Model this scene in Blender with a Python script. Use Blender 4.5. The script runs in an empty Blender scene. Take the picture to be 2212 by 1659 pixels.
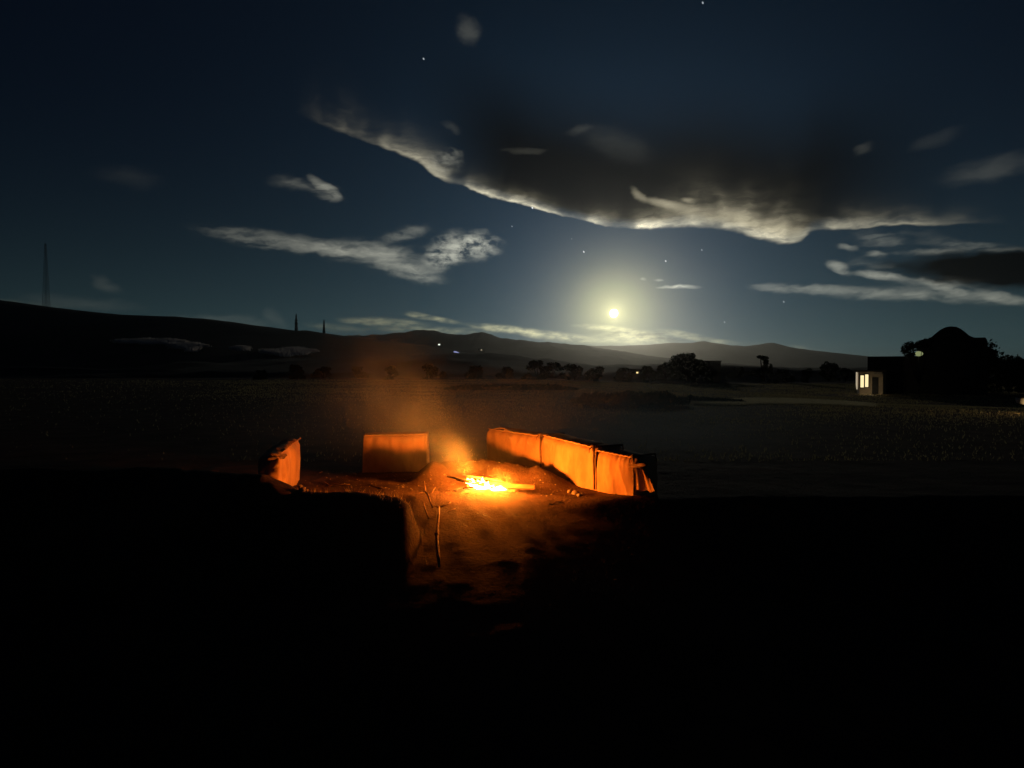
import bpy, bmesh, math, random
import numpy as np
from mathutils import Vector, Matrix

random.seed(7)
RNG = np.random.RandomState(11)
R = math.radians
scene = bpy.context.scene
COL = scene.collection

# ------------------------------------------------------------------ camera
EYE = 1.5
HFOV = R(74)
FPX = 1106.0 / math.tan(HFOV / 2)          # focal length for a picture 2212 wide
HORIZON = 800.0                             # row of the horizon in that picture
PITCH = math.atan((829.5 - HORIZON) / FPX)
cam_d = bpy.data.cameras.new('camera')
cam_d.sensor_width = 36.0
cam_d.lens = 18.0 / math.tan(HFOV / 2)
cam_d.clip_start = 0.05
cam_d.clip_end = 60000
cam = bpy.data.objects.new('camera', cam_d)
COL.objects.link(cam)
cam.location = (0, 0, EYE)
cam.rotation_euler = (R(90) - PITCH, 0, 0)
scene.camera = cam


def ray(px, py):
    cx, cz = (px - 1106.0) / FPX, (829.5 - py) / FPX
    c, s = math.cos(PITCH), math.sin(PITCH)
    d = Vector((cx, c + s * cz, -s + c * cz))
    return d


def at(px, py, Y):
    d = ray(px, py)
    return Vector((0, 0, EYE)) + d * (Y / d.y)


def azel(px, py):
    d = ray(px, py).normalized()
    return math.degrees(math.atan2(d.x, d.y)), math.degrees(math.asin(d.z))


MOON_PX = (1326, 677)
MOON = ray(*MOON_PX).normalized()
MOON_AZ, MOON_EL = azel(*MOON_PX)

# ------------------------------------------------------------------ render settings
cy = scene.cycles
scene.render.engine = 'CYCLES'
cy.use_denoising = True
cy.max_bounces = 4
cy.diffuse_bounces = 1
cy.glossy_bounces = 2
cy.transmission_bounces = 2
cy.volume_bounces = 0
cy.transparent_max_bounces = 48
cy.sample_clamp_indirect = 1.5
cy.volume_max_steps = 96
cy.use_adaptive_sampling = True
cy.adaptive_threshold = 0.012
cy.adaptive_min_samples = 16
vs = scene.view_settings
vs.view_transform = 'Standard'
vs.look = 'None'
vs.exposure = 0
vs.gamma = 1
vs.use_curve_mapping = False

# ------------------------------------------------------------------ node helpers
class NT:
    def __init__(self, tree):
        self.t = tree
        self.n = tree.nodes
        self.l = tree.links

    def new(self, typ, **kw):
        n = self.n.new(typ)
        for k, v in kw.items():
            setattr(n, k, v)
        return n

    def put(self, sock, v):
        if isinstance(v, bpy.types.NodeSocket):
            self.l.new(v, sock)
        elif v is not None:
            sock.default_value = v

    def m(self, op, a, b=None, c=None, clamp=False):
        n = self.new('ShaderNodeMath', operation=op, use_clamp=clamp)
        self.put(n.inputs[0], a)
        if b is not None:
            self.put(n.inputs[1], b)
        if c is not None:
            self.put(n.inputs[2], c)
        return n.outputs[0]

    def v(self, op, a, b=None, c=None, out=0):
        n = self.new('ShaderNodeVectorMath', operation=op)
        self.put(n.inputs[0], a)
        if b is not None:
            self.put(n.inputs[1], b)
        if c is not None:
            self.put(n.inputs[2], c)
        return n.outputs[out]

    def scale(self, vec, s):
        n = self.new('ShaderNodeVectorMath', operation='SCALE')
        self.put(n.inputs[0], vec)
        self.put(n.inputs['Scale'], s)
        return n.outputs[0]

    def noise(self, vec, scale, detail=4, rough=0.55, color=False, dist=0.0):
        n = self.new('ShaderNodeTexNoise')
        self.put(n.inputs['Vector'], vec)
        n.inputs['Scale'].default_value = scale
        n.inputs['Detail'].default_value = detail
        n.inputs['Roughness'].default_value = rough
        n.inputs['Distortion'].default_value = dist
        return n.outputs['Color' if color else 'Fac']

    def mr(self, v, a, b, c=0.0, d=1.0, smooth=True):
        n = self.new('ShaderNodeMapRange')
        n.interpolation_type = 'SMOOTHSTEP' if smooth else 'LINEAR'
        self.put(n.inputs[0], v)
        for i, q in enumerate((a, b, c, d)):
            self.put(n.inputs[1 + i], q)
        return n.outputs[0]

    def xyz(self, x, y, z):
        n = self.new('ShaderNodeCombineXYZ')
        self.put(n.inputs[0], x)
        self.put(n.inputs[1], y)
        self.put(n.inputs[2], z)
        return n.outputs[0]

    def sep(self, v):
        n = self.new('ShaderNodeSeparateXYZ')
        self.put(n.inputs[0], v)
        return n.outputs

    def mix(self, f, a, b):
        n = self.new('ShaderNodeMix', data_type='RGBA')
        self.put(n.inputs[0], f)
        self.put(n.inputs[6], a)
        self.put(n.inputs[7], b)
        return n.outputs[2]


# ------------------------------------------------------------------ world: moonlit night sky
world = bpy.data.worlds.new('World')
scene.world = world
world.use_nodes = True
W = NT(world.node_tree)
W.n.clear()
D = W.new('ShaderNodeTexCoord').outputs['Generated']
D = W.v('NORMALIZE', D)
dx, dy, dz = W.sep(D)
AZ = W.m('MULTIPLY', W.m('ARCTAN2', dx, dy), 57.29578)
EL = W.m('MULTIPLY', W.m('ARCSINE', dz), 57.29578)

sky = W.new('ShaderNodeTexSky', sky_type='NISHITA')
sky.sun_disc = False
sky.sun_elevation = R(MOON_EL)
sky.sun_rotation = R(MOON_AZ)
sky.altitude = 0
sky.air_density = 1.0
sky.dust_density = 0.4
sky.ozone_density = 2.0
SKY_STRENGTH = 0.055
base = W.v('MULTIPLY', sky.outputs[0], (0.00045, 0.00095, 0.0025))

# light of the moon spread by the air round it
ang = W.m('MULTIPLY', W.m('ARCCOSINE', W.m('MINIMUM', W.v('DOT_PRODUCT', D, tuple(MOON), out=1), 0.9999999)), 57.29578)


def gauss(a, s):
    q = W.m('DIVIDE', a, s)
    return W.m('EXPONENT', W.m('MULTIPLY', W.m('MULTIPLY', q, q), -1.0))


def expo(a, s):
    return W.m('EXPONENT', W.m('DIVIDE', a, -s))


def addc(acc, fac, col):
    return W.v('MULTIPLY_ADD', col, W.xyz(fac, fac, fac), acc)


acc = base
AUREOLE = [(gauss(ang, 2.7), (0.33, 0.31, 0.085)), (gauss(ang, 4.8), (0.12, 0.095, 0.02)), (expo(ang, 6.0), (0.050, 0.092, 0.165)),
           (gauss(ang, 21.0), (0.002, 0.0100, 0.0165)), (gauss(ang, 50.0), (0.0028, 0.0046, 0.0058)), (expo(ang, 0.45), (1.1, 1.0, 0.45))]
for f, c in AUREOLE:
    acc = addc(acc, f, c)
# the pale murk that lies on the horizon all round
murk = W.m('EXPONENT', W.m('DIVIDE', W.m('ABSOLUTE', EL), -5.0))
acc = addc(acc, W.m('MULTIPLY', murk, W.mr(ang, 75, 6, 0.35, 1.0)), (0.042, 0.084, 0.088))

clear_sky = acc
# clouds, laid out by direction (azimuth, elevation in degrees) and frayed by noise
P0 = W.xyz(AZ, EL, 1.0)
w1 = W.v('SUBTRACT', W.noise(W.v('MULTIPLY', P0, (0.16, 0.32, 1)), 1.0, 3, 0.5, True), (0.5, 0.5, 0.5))
w2 = W.v('SUBTRACT', W.noise(W.v('MULTIPLY', P0, (0.75, 1.5, 1)), 1.0, 2, 0.6, True), (0.5, 0.5, 0.5))
PW = W.v('ADD', P0, W.v('ADD', W.v('MULTIPLY', w1, (3.2, 1.3, 0)), W.v('MULTIPLY', w2, (1.1, 0.7, 0))))
PV = W.v('ADD', P0, W.v('ADD', W.v('MULTIPLY', w1, (1.2, 0.5, 0)), W.v('MULTIPLY', w2, (0.65, 0.34, 0))))


def stroke(x0, y0, x1, y1, hw, vec):
    (a0, e0), (a1, e1) = azel(x0, y0), azel(x1, y1)
    _, eb = azel((x0 + x1) / 2, (y0 + y1) / 2 - hw)
    ca, ce = azel((x0 + x1) / 2, (y0 + y1) / 2)
    b = abs(eb - ce)
    L = max(math.hypot(a1 - a0, e1 - e0) / 2, b)
    th = math.atan2(e1 - e0, a1 - a0)
    L, b = L * 0.95, b * 0.95
    ct, st = math.cos(th), math.sin(th)
    u = W.v('DOT_PRODUCT', vec, (ct / L, st / L, -(ca * ct + ce * st) / L), out=1)
    v = W.v('DOT_PRODUCT', vec, (-st / b, ct / b, (ca * st - ce * ct) / b), out=1)
    f = W.m('MAXIMUM', W.m('SUBTRACT', 1.0, W.m('MULTIPLY_ADD', u, u, W.m('MULTIPLY', v, v))), 0.0)
    return W.m('MULTIPLY', f, f)


def total(strokes, vec):
    a = None
    for s in strokes:
        x0, y0, x1, y1, hw, amp = s[:6]
        f = stroke(x0, y0, x1, y1, hw, vec)
        a = W.m('MULTIPLY', f, amp) if a is None else W.m('MULTIPLY_ADD', f, amp, a)
    return a


tex = W.noise(W.v('MULTIPLY', PW, (0.42, 1.7, 1)), 1.0, 5, 0.62)
tex2 = W.noise(W.v('MULTIPLY', PV, (0.9, 1.6, 1)), 1.0, 4, 0.65)
texc = W.mr(tex, 0.34, 0.66, 0.35, 1.75, False)
texd = W.mr(tex2, 0.38, 0.64, 0.06, 1.5, False)

# soft veils and streaks
veil = total([
    # long streak and body of the cloud left of the moon
    (370, 488, 860, 560, 30, 0.045), (640, 528, 960, 560, 38, 0.050), (600, 525, 900, 545, 24, 0.035),
    (760, 560, 1000, 585, 36, 0.050), (790, 575, 1000, 607, 22, 0.045), (800, 520, 960, 485, 22, 0.040),
    (560, 378, 760, 415, 17, 0.026), (655, 368, 752, 440, 15, 0.070), (660, 412, 752, 432, 20, 0.045),
    # right-hand cloud
    (1570, 616, 1850, 632, 17, 0.055), (1680, 622, 2080, 645, 22, 0.055), (1900, 636, 2260, 650, 20, 0.050),
    (1795, 528, 1860, 540, 12, 0.050), (1850, 545, 1930, 555, 12, 0.045), (1880, 550, 2140, 538, 12, 0.035),
    (1790, 500, 2100, 520, 26, 0.014), (1780, 560, 1850, 596, 17, 0.085), (1820, 588, 1990, 604, 13, 0.085),
    (1950, 596, 2110, 640, 15, 0.060), (2080, 625, 2250, 655, 18, 0.050), (1800, 560, 1960, 590, 30, 0.020),
    (1790, 515, 2000, 528, 22, 0.022), (1950, 520, 2250, 545, 16, 0.030), (1850, 605, 2200, 628, 30, 0.030),
    # thin bars beside the moon
    (1402, 619, 1532, 622, 6.5, 0.16), (1376, 602, 1402, 603, 5.5, 0.10), (1404, 604, 1440, 604, 4, 0.07),
], PV)
veil = W.m('MULTIPLY', W.m('MULTIPLY', veil, texc), W.mr(W.m('MULTIPLY_ADD', veil, 9.0, W.m('ADD', tex, -0.12)), 0.28, 0.70))

# thick frayed parts and faint scraps
puff = total([
    (895, 560, 1050, 515, 48, 0.125), (960, 540, 1100, 525, 42, 0.145), (900, 545, 1010, 575, 36, 0.055),
    (840, 590, 985, 605, 20, 0.045), (900, 345, 1000, 365, 36, 0.055), (940, 325, 1000, 330, 20, 0.03),
    (800, 548, 900, 556, 22, 0.04),
], PW)
puff = W.m('MULTIPLY', puff, texd)
soft = total([
    (985, 38, 1045, 92, 40, 0.020), (960, 268, 1000, 285, 16, 0.010), (1210, 290, 1290, 272, 12, 0.012),
    (1060, 322, 1190, 330, 12, 0.012), (1830, 330, 1890, 312, 16, 0.012), (1940, 322, 2090, 278, 26, 0.007),
    (2010, 385, 2300, 335, 34, 0.013), (1980, 400, 2230, 360, 26, 0.008), (180, 590, 280, 642, 20, 0.012),
    (180, 372, 380, 400, 34, 0.004), (300, 690, 660, 700, 16, 0.014), (0, 640, 360, 675, 22, 0.010),
    (570, 668, 640, 712, 22, 0.010), (1230, 275, 1420, 345, 46, 0.008), (2300, 560, 2700, 500, 60, 0.02),
    (-700, 560, -200, 480, 70, 0.008), (560, 378, 700, 405, 20, 0.012),
], PW)
puff = W.m('ADD', puff, W.m('MULTIPLY', soft, W.mr(tex, 0.3, 0.7, 0.7, 1.3, False)))

# great dark cloud: a frayed lower edge with a bright lining
edge_pts = [(560, 205), (660, 252), (720, 276), (780, 296), (840, 322), (900, 350), (940, 380), (1000, 405), (1080, 430),
            (1150, 449), (1250, 472), (1350, 488), (1420, 490), (1480, 486), (1540, 489), (1600, 500), (1650, 512), (1690, 519),
            (1730, 517), (1760, 498), (1850, 490), (1950, 487), (2100, 482), (2300, 470)]
lin_pts = [(560, 0.0), (640, 0.0), (690, 0.09), (760, 0.30), (840, 0.30), (920, 0.40), (1000, 0.50), (1080, 0.78), (1150, 1.0), (1250, 0.85),
           (1350, 1.0), (1450, 1.0), (1540, 0.92), (1640, 0.80), (1720, 0.70), (1800, 0.42), (1950, 0.28), (2080, 0.14), (2180, 0.0)]
thk_pts = [(560, 26), (700, 26), (800, 20), (920, 26), (1000, 15), (1150, 13), (1300, 14), (1400, 17), (1480, 30), (1600, 36), (1700, 34),
           (1790, 18), (1900, 17), (2100, 14), (2300, 12)]


def curve_of_az(pts, fn, lo, hi, vec):
    """float curve over azimuth"""
    a = W.sep(vec)[0]
    xs = [azel(p[0], 450)[0] for p in pts]
    ys = [fn(p) for p in pts]
    x0, x1 = xs[0], xs[-1]
    fac = W.mr(a, x0, x1, 0.0, 1.0, False)
    n = W.new('ShaderNodeFloatCurve')
    W.put(n.inputs['Value'], fac)
    cv = n.mapping.curves[0]
    while len(cv.points) > 2:
        cv.points.remove(cv.points[-1])
    for i, (x, y) in enumerate(zip(xs, ys)):
        u, v = (x - x0) / (x1 - x0), (y - lo) / (hi - lo)
        if i == 0:
            cv.points[0].location = (u, v)
        elif i == len(xs) - 1:
            cv.points[-1].location = (u, v)
        else:
            cv.points.new(u, v)
    n.mapping.update()
    return W.m('MULTIPLY_ADD', n.outputs[0], hi - lo, lo)


PE = W.v('ADD', P0, W.v('ADD', W.v('MULTIPLY', w1, (1.4, 0.7, 0)), W.v('MULTIPLY', w2, (0.25, 0.42, 0))))
E_edge = curve_of_az(edge_pts, lambda p: azel(p[0], p[1])[1], 0, 40, PE)
lining = W.m('MAXIMUM', curve_of_az(lin_pts, lambda p: p[1], 0, 1, PV), 0.0)
thick = curve_of_az(thk_pts, lambda p: p[1] * 0.037, 0, 2, PV)
elw = W.sep(PE)[1]
above = W.m('SUBTRACT', elw, E_edge)                       # degrees above the edge
t = W.m('DIVIDE', above, thick)
rim = W.m('MULTIPLY', W.mr(t, -0.25, 0.22), W.m('EXPONENT', W.m('MULTIPLY', W.m('MAXIMUM', t, 0.0), -1.45)))
rim = W.m('MULTIPLY', W.m('MULTIPLY', rim, lining), W.mr(tex, 0.36, 0.64, 0.45, 1.35, False))
rim = W.m('MULTIPLY', rim, W.mr(W.noise(W.v('MULTIPLY', PV, (0.30, 0.15, 1)), 1.0, 2, 0.5), 0.38, 0.62, 0.20, 1.25))
# curl and glow just above the lining
curl = total([(1355, 398, 1400, 442, 13, 0.15), (1368, 425, 1490, 452, 13, 0.22), (1400, 446, 1560, 462, 20, 0.10), (1462, 432, 1506, 436, 8, 0.15),
              (1480, 455, 1700, 490, 34, 0.12), (1600, 486, 1760, 505, 22, 0.08)], PV)
body = W.m('MULTIPLY', W.mr(above, 0.05, 0.9), W.mr(above, 11.5, 4.0))
body = W.m('MULTIPLY', body, W.m('MULTIPLY', W.mr(AZ, -9.0, 0.5), W.mr(AZ, 36.0, 22.0)))
body2 = total([(1850, 574, 2450, 590, 54, 2.2), (1860, 575, 2000, 580, 20, 0.4)], PW)
dark = W.m('MULTIPLY_ADD', body, 0.95, W.m('MULTIPLY', body2, 0.85), clamp=True)

# banks low on the horizon, lit from behind by the moon
low = total([
    (700, 690, 960, 702, 13, 0.142), (860, 676, 945, 688, 10, 0.162), (900, 682, 1010, 700, 8, 0.190), (980, 698, 1240, 728, 13, 0.304),
    (760, 708, 1120, 720, 12, 0.133), (1080, 712, 1330, 742, 15, 0.418), (1000, 705, 1150, 716, 9, 0.190), (1215, 702, 1420, 716, 9, 0.34),
    (1290, 716, 1460, 730, 15, 0.34), (1240, 728, 1500, 742, 16, 0.30), (1400, 712, 1540, 732, 11, 0.26), (1450, 728, 1620, 744, 9, 0.17),
    (1580, 738, 1820, 764, 10, 0.06), (300, 690, 640, 712, 12, 0.02), (640, 700, 820, 716, 12, 0.045), (-200, 640, 200, 668, 14, 0.015),
], W.v('ADD', P0, W.v('MULTIPLY', w2, (0.5, 0.30, 0))))
lowt = W.noise(W.v('MULTIPLY', P0, (0.85, 2.6, 1)), 1.0, 3, 0.6)
low = W.m('MULTIPLY', low, W.mr(lowt, 0.36, 0.64, 0.30, 1.25, False))
lowdark = W.m('MULTIPLY', total([(1225, 716, 1520, 724, 14, 0.5), (1340, 726, 1600, 738, 12, 0.5)], PV), W.mr(lowt, 0.56, 0.44))

att = W.m('SUBTRACT', 1.0, dark)
att = W.m('MULTIPLY', att, W.m('SUBTRACT', 1.0, W.m('MULTIPLY', lowdark, 0.55)))
acc = W.v('MULTIPLY', acc, W.xyz(att, att, att))
acc = addc(acc, W.m('MULTIPLY', dark, W.mr(ang, 40, 5, 0.15, 1.0)), (0.0022, 0.0028, 0.0034))
up = W.mr(dz, -0.02, 0.0)
near = W.m('MULTIPLY', W.m('ADD', veil, puff), W.mr(ang, 45, 8, 0.75, 1.0))
lay_rim = W.m('MULTIPLY', W.m('ADD', rim, W.m('MULTIPLY', curl, 1.35)), 0.165)


def layer(color, fac):
    n = W.new('ShaderNodeBackground')
    W.put(n.inputs['Color'], color)
    W.put(n.inputs['Strength'], fac)
    return n.outputs[0]


def add_layers(a, b):
    n = W.new('ShaderNodeAddShader')
    W.l.new(a, n.inputs[0])
    W.l.new(b, n.inputs[1])
    return n.outputs[0]


clear = layer(clear_sky, up)
shader = layer(acc, up)
for colr, fac in (((2.25, 2.2, 1.75, 1), near), ((6.0, 5.4, 3.7, 1), lay_rim), ((1.25, 1.14, 0.60, 1), low)):
    shader = add_layers(shader, layer(colr, fac))
mixs = W.new('ShaderNodeMixShader')
W.put(mixs.inputs[0], W.m('LESS_THAN', W.m('ABSOLUTE', AZ), 75.0))
W.l.new(clear, mixs.inputs[1])
W.l.new(shader, mixs.inputs[2])
shader = mixs.outputs[0]
wo = W.new('ShaderNodeOutputWorld')
W.l.new(shader, wo.inputs['Surface'])
world.cycles.sampling_method = 'MANUAL'
world.cycles.sample_map_resolution = 512

# ------------------------------------------------------------------ moonlight
sun_d = bpy.data.lights.new('moonlight', 'SUN')
sun_d.energy = 0.12
sun_d.angle = R(0.6)
sun_d.color = (1.0, 0.93, 0.74)
sun = bpy.data.objects.new('moonlight', sun_d)
COL.objects.link(sun)
sun.location = (40, 60, 60)
# a shade above the moon's own body, which would otherwise stand in its own light
MOONBEAM = ray(MOON_PX[0] + 22, MOON_PX[1] - 26).normalized()
sun.rotation_euler = (-MOONBEAM).to_track_quat('-Z', 'Y').to_euler()

# ------------------------------------------------------------------ helpers: noise, meshes, materials
_perm = RNG.rand(256, 256)


def vnoise(x, y):
    x, y = np.asarray(x, float), np.asarray(y, float)
    xi, yi = np.floor(x).astype(int), np.floor(y).astype(int)
    fx, fy = x - xi, y - yi
    fx, fy = fx * fx * (3 - 2 * fx), fy * fy * (3 - 2 * fy)
    g = lambda a, b: _perm[a % 256, b % 256]
    return (g(xi, yi) * (1 - fx) + g(xi + 1, yi) * fx) * (1 - fy) + (g(xi, yi + 1) * (1 - fx) + g(xi + 1, yi + 1) * fx) * fy


def fbm(x, y, o=4, gain=0.5):
    x, y = np.asarray(x, float), np.asarray(y, float)
    a, s, tot = 1.0, 0.0, 0.0
    for i in range(o):
        s = s + a * (vnoise(x * 2 ** i + 17.3 * i, y * 2 ** i + 5.1 * i) - 0.5)
        tot += a
        a *= gain
    return s / tot * 2


def sstep(a, b, v):
    t = np.clip((np.asarray(v, float) - a) / (b - a), 0, 1)
    return t * t * (3 - 2 * t)


def mesh_obj(name, verts, faces, mat, parent=None, smooth=False):
    me = bpy.data.meshes.new(name)
    me.from_pydata([tuple(v) for v in verts], [], [tuple(f) for f in faces])
    me.update()
    if smooth:
        me.polygons.foreach_set('use_smooth', [True] * len(me.polygons))
    o = bpy.data.objects.new(name, me)
    COL.objects.link(o)
    if mat:
        me.materials.append(mat)
    if parent:
        o.parent = parent
    return o


def bm_obj(name, bm, mat, parent=None, smooth=False):
    bmesh.ops.recalc_face_normals(bm, faces=bm.faces[:])
    me = bpy.data.meshes.new(name)
    bm.to_mesh(me)
    bm.free()
    if smooth:
        me.polygons.foreach_set('use_smooth', [True] * len(me.polygons))
    o = bpy.data.objects.new(name, me)
    COL.objects.link(o)
    if mat:
        me.materials.append(mat)
    if parent:
        o.parent = parent
    return o


def tag(o, label, cat, group=None, kind=None):
    o['label'] = label
    o['category'] = cat
    if group:
        o['group'] = group
    if kind:
        o['kind'] = kind
    return o


def empty(name, loc=(0, 0, 0), rz=0.0):
    o = bpy.data.objects.new(name, None)
    COL.objects.link(o)
    o.location = loc
    o.rotation_euler = (0, 0, rz)
    return o


def grid_faces(nx, ny, wrap=False):
    f = []
    for j in range(ny - 1):
        for i in range(nx - 1 + (1 if wrap else 0)):
            i2 = (i + 1) % nx
            f.append((j * nx + i, j * nx + i2, (j + 1) * nx + i2, (j + 1) * nx + i))
    return f


def box_bm(bm, lo, hi, bev=0.0):
    r = bmesh.ops.create_cube(bm, size=1.0)
    for v in r['verts']:
        v.co = Vector([lo[k] + (v.co[k] + 0.5) * (hi[k] - lo[k]) for k in range(3)])
    if bev:
        es = list({e for v in r['verts'] for e in v.link_edges})
        bmesh.ops.bevel(bm, geom=es, offset=bev, segments=1, affect='EDGES')


def box(name, lo, hi, mat, parent=None, bev=0.0):
    bm = bmesh.new()
    box_bm(bm, lo, hi, bev)
    return bm_obj(name, bm, mat, parent)


def tube_data(pts, rads, n=8, seed=0, rough=0.0):
    """closed tapered tube through pts"""
    rnd = np.random.RandomState(seed)
    pts = [Vector(p) for p in pts]
    V, F = [], []
    prev = None
    for i, p in enumerate(pts):
        d = (pts[min(i + 1, len(pts) - 1)] - pts[max(i - 1, 0)]).normalized()
        if prev is None:
            a = d.orthogonal().normalized()
        else:
            a = (prev - d * prev.dot(d)).normalized()
        prev = a
        b = d.cross(a)
        for k in range(n):
            q = 2 * math.pi * k / n
            r = rads[i] * (1 + rough * (rnd.rand() - 0.5) * 2)
            V.append(p + (a * math.cos(q) + b * math.sin(q)) * r)
    m = len(pts)
    for i in range(m - 1):
        for k in range(n):
            k2 = (k + 1) % n
            F.append((i * n + k, i * n + k2, (i + 1) * n + k2, (i + 1) * n + k))
    F.append(tuple(range(n - 1, -1, -1)))
    F.append(tuple((m - 1) * n + k for k in range(n)))
    return V, F


def tubes(name, specs, mat, parent=None, n=7, rough=0.0, smooth=True):
    V, F = [], []
    for s, (pts, rads) in enumerate(specs):
        v, f = tube_data(pts, rads, n, seed=s + len(name), rough=rough)
        o = len(V)
        V += v
        F += [tuple(i + o for i in q) for q in f]
    return mesh_obj(name, V, F, mat, parent, smooth)


MATS = {}


def material(name, col, col2=None, nscale=5.0, rough=0.9, bump=0.0, bscale=20.0, bdist=0.02, spec=0.2, stretch=(1, 1, 1), lo=0.35, hi=0.65, detail=6):
    m = bpy.data.materials.new(name)
    m.use_nodes = True
    T = NT(m.node_tree)
    T.n.clear()
    p = T.new('ShaderNodeBsdfPrincipled')
    out = T.new('ShaderNodeOutputMaterial')
    T.l.new(p.outputs[0], out.inputs[0])
    p.inputs['Roughness'].default_value = rough
    p.inputs['Specular IOR Level'].default_value = spec
    co = T.v('MULTIPLY', T.new('ShaderNodeTexCoord').outputs['Object'], stretch)
    if col2 is None:
        p.inputs['Base Color'].default_value = (*col, 1)
    else:
        T.put(p.inputs['Base Color'], T.mix(T.mr(T.noise(co, nscale, detail, 0.6), lo, hi), (*col, 1), (*col2, 1)))
    if bump:
        b = T.new('ShaderNodeBump')
        b.inputs['Strength'].default_value = bump
        b.inputs['Distance'].default_value = bdist
        T.put(b.inputs['Height'], T.noise(co, bscale, 6, 0.65))
        T.l.new(b.outputs[0], p.inputs['Normal'])
    MATS[name] = m
    return m


def emitter(name, col, strength):
    m = bpy.data.materials.new(name)
    m.use_nodes = True
    T = NT(m.node_tree)
    T.n.clear()
    e = T.new('ShaderNodeEmission')
    e.inputs[0].default_value = (*col, 1)
    e.inputs[1].default_value = strength
    out = T.new('ShaderNodeOutputMaterial')
    T.l.new(e.outputs[0], out.inputs[0])
    MATS[name] = m
    return m


material('soil', (0.120, 0.078, 0.052), (0.066, 0.044, 0.030), 1.3, 0.95, 0.9, 26, 0.03, 0.1)
material('hill', (0.030, 0.032, 0.026), (0.018, 0.020, 0.016), 0.02, 0.95)
material('pale_field', (0.72, 0.66, 0.62), (0.5, 0.45, 0.42), 0.05, 0.9)
material('sand', (0.55, 0.46, 0.32), (0.40, 0.33, 0.22), 0.7, 0.95, 0.5, 8, 0.05)
material('canvas', (0.58, 0.385, 0.22), (0.36, 0.22, 0.12), 3.2, 0.85, 0.5, 120, 0.005, 0.15, (1, 1, 0.45), 0.34, 0.74, 7)
material('cord', (0.20, 0.13, 0.08), (0.12, 0.08, 0.05), 30, 0.9)
material('bark', (0.22, 0.15, 0.10), (0.10, 0.07, 0.05), 14, 0.9, 0.8, 60, 0.01, 0.15, (1, 1, 1))
material('split_wood', (0.42, 0.26, 0.14), (0.28, 0.16, 0.08), 9, 0.85, 0.7, 40, 0.006, 0.15, (0.3, 3, 3))
material('root_wood', (0.36, 0.26, 0.17), (0.20, 0.14, 0.09), 18, 0.9, 0.7, 60, 0.006)
material('pebble', (0.34, 0.29, 0.23), (0.20, 0.17, 0.14), 12, 0.85, 0.4, 60, 0.004)
material('dry_grass', (0.42, 0.34, 0.17), (0.26, 0.21, 0.10), 3, 0.9)
material('leaf', (0.045, 0.060, 0.028), (0.028, 0.040, 0.018), 2, 0.7)
material('trunk', (0.06, 0.045, 0.035), (0.035, 0.028, 0.022), 6, 0.95, 0.6, 20, 0.02)
material('dark_steel', (0.05, 0.05, 0.055), None, rough=0.6)
material('dark_wall', (0.035, 0.033, 0.030), (0.025, 0.024, 0.022), 2, 0.9)
material('plaster', (0.40, 0.31, 0.21), (0.30, 0.23, 0.16), 1.5, 0.9, 0.2, 30, 0.01)
material('roof_tile', (0.05, 0.04, 0.035), (0.03, 0.025, 0.02), 3, 0.9)
material('white_paint', (0.75, 0.72, 0.66), (0.66, 0.62, 0.55), 3, 0.5)
material('ash', (0.18, 0.16, 0.15), (0.05, 0.045, 0.04), 12, 1.0, 0.8, 60, 0.02)
emitter('window_glow', (1.0, 0.80, 0.42), 1.15)
emitter('lamp_white', (0.92, 1.0, 0.85), 1.3)
emitter('lamp_blue', (0.42, 0.46, 0.85), 0.62)
emitter('lamp_warm', (1.0, 0.72, 0.30), 1.3)
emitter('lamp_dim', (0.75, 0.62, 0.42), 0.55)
emitter('lamp_green', (0.62, 0.70, 0.32), 0.32)
emitter('moon_light', (1.0, 0.98, 0.86), 4.0)
emitter('star_bright', (0.95, 0.97, 1.0), 0.95)
emitter('star_mid', (0.85, 0.92, 1.0), 0.45)
emitter('star_dim', (0.80, 0.88, 1.0), 0.16)

# ------------------------------------------------------------------ ground
FIRE = Vector((-0.33, 8.42, 0.0))
CREST = [(-900, 1005, 6.6), (0, 1008, 6.4), (400, 1012, 6.3), (568, 1026, 6.3), (620, 1047, 6.3), (645, 1062, 6.3), (700, 1063, 6.3), (800, 1064, 6.3),
         (840, 1070, 6.3), (866, 1076, 6.3), (884, 1092, 6.25), (897, 1135, 6.15), (908, 1200, 6.05), (918, 1300, 5.9), (935, 1450, 5.7),
         (1300, 1470, 5.5), (3000, 1470, 5.5)]
_cx = np.array([at(c, r, y).x for c, r, y in CREST])
_cz = np.array([at(c, r, y).z for c, r, y in CREST])
_cy = np.array([y for c, r, y in CREST])


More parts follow.
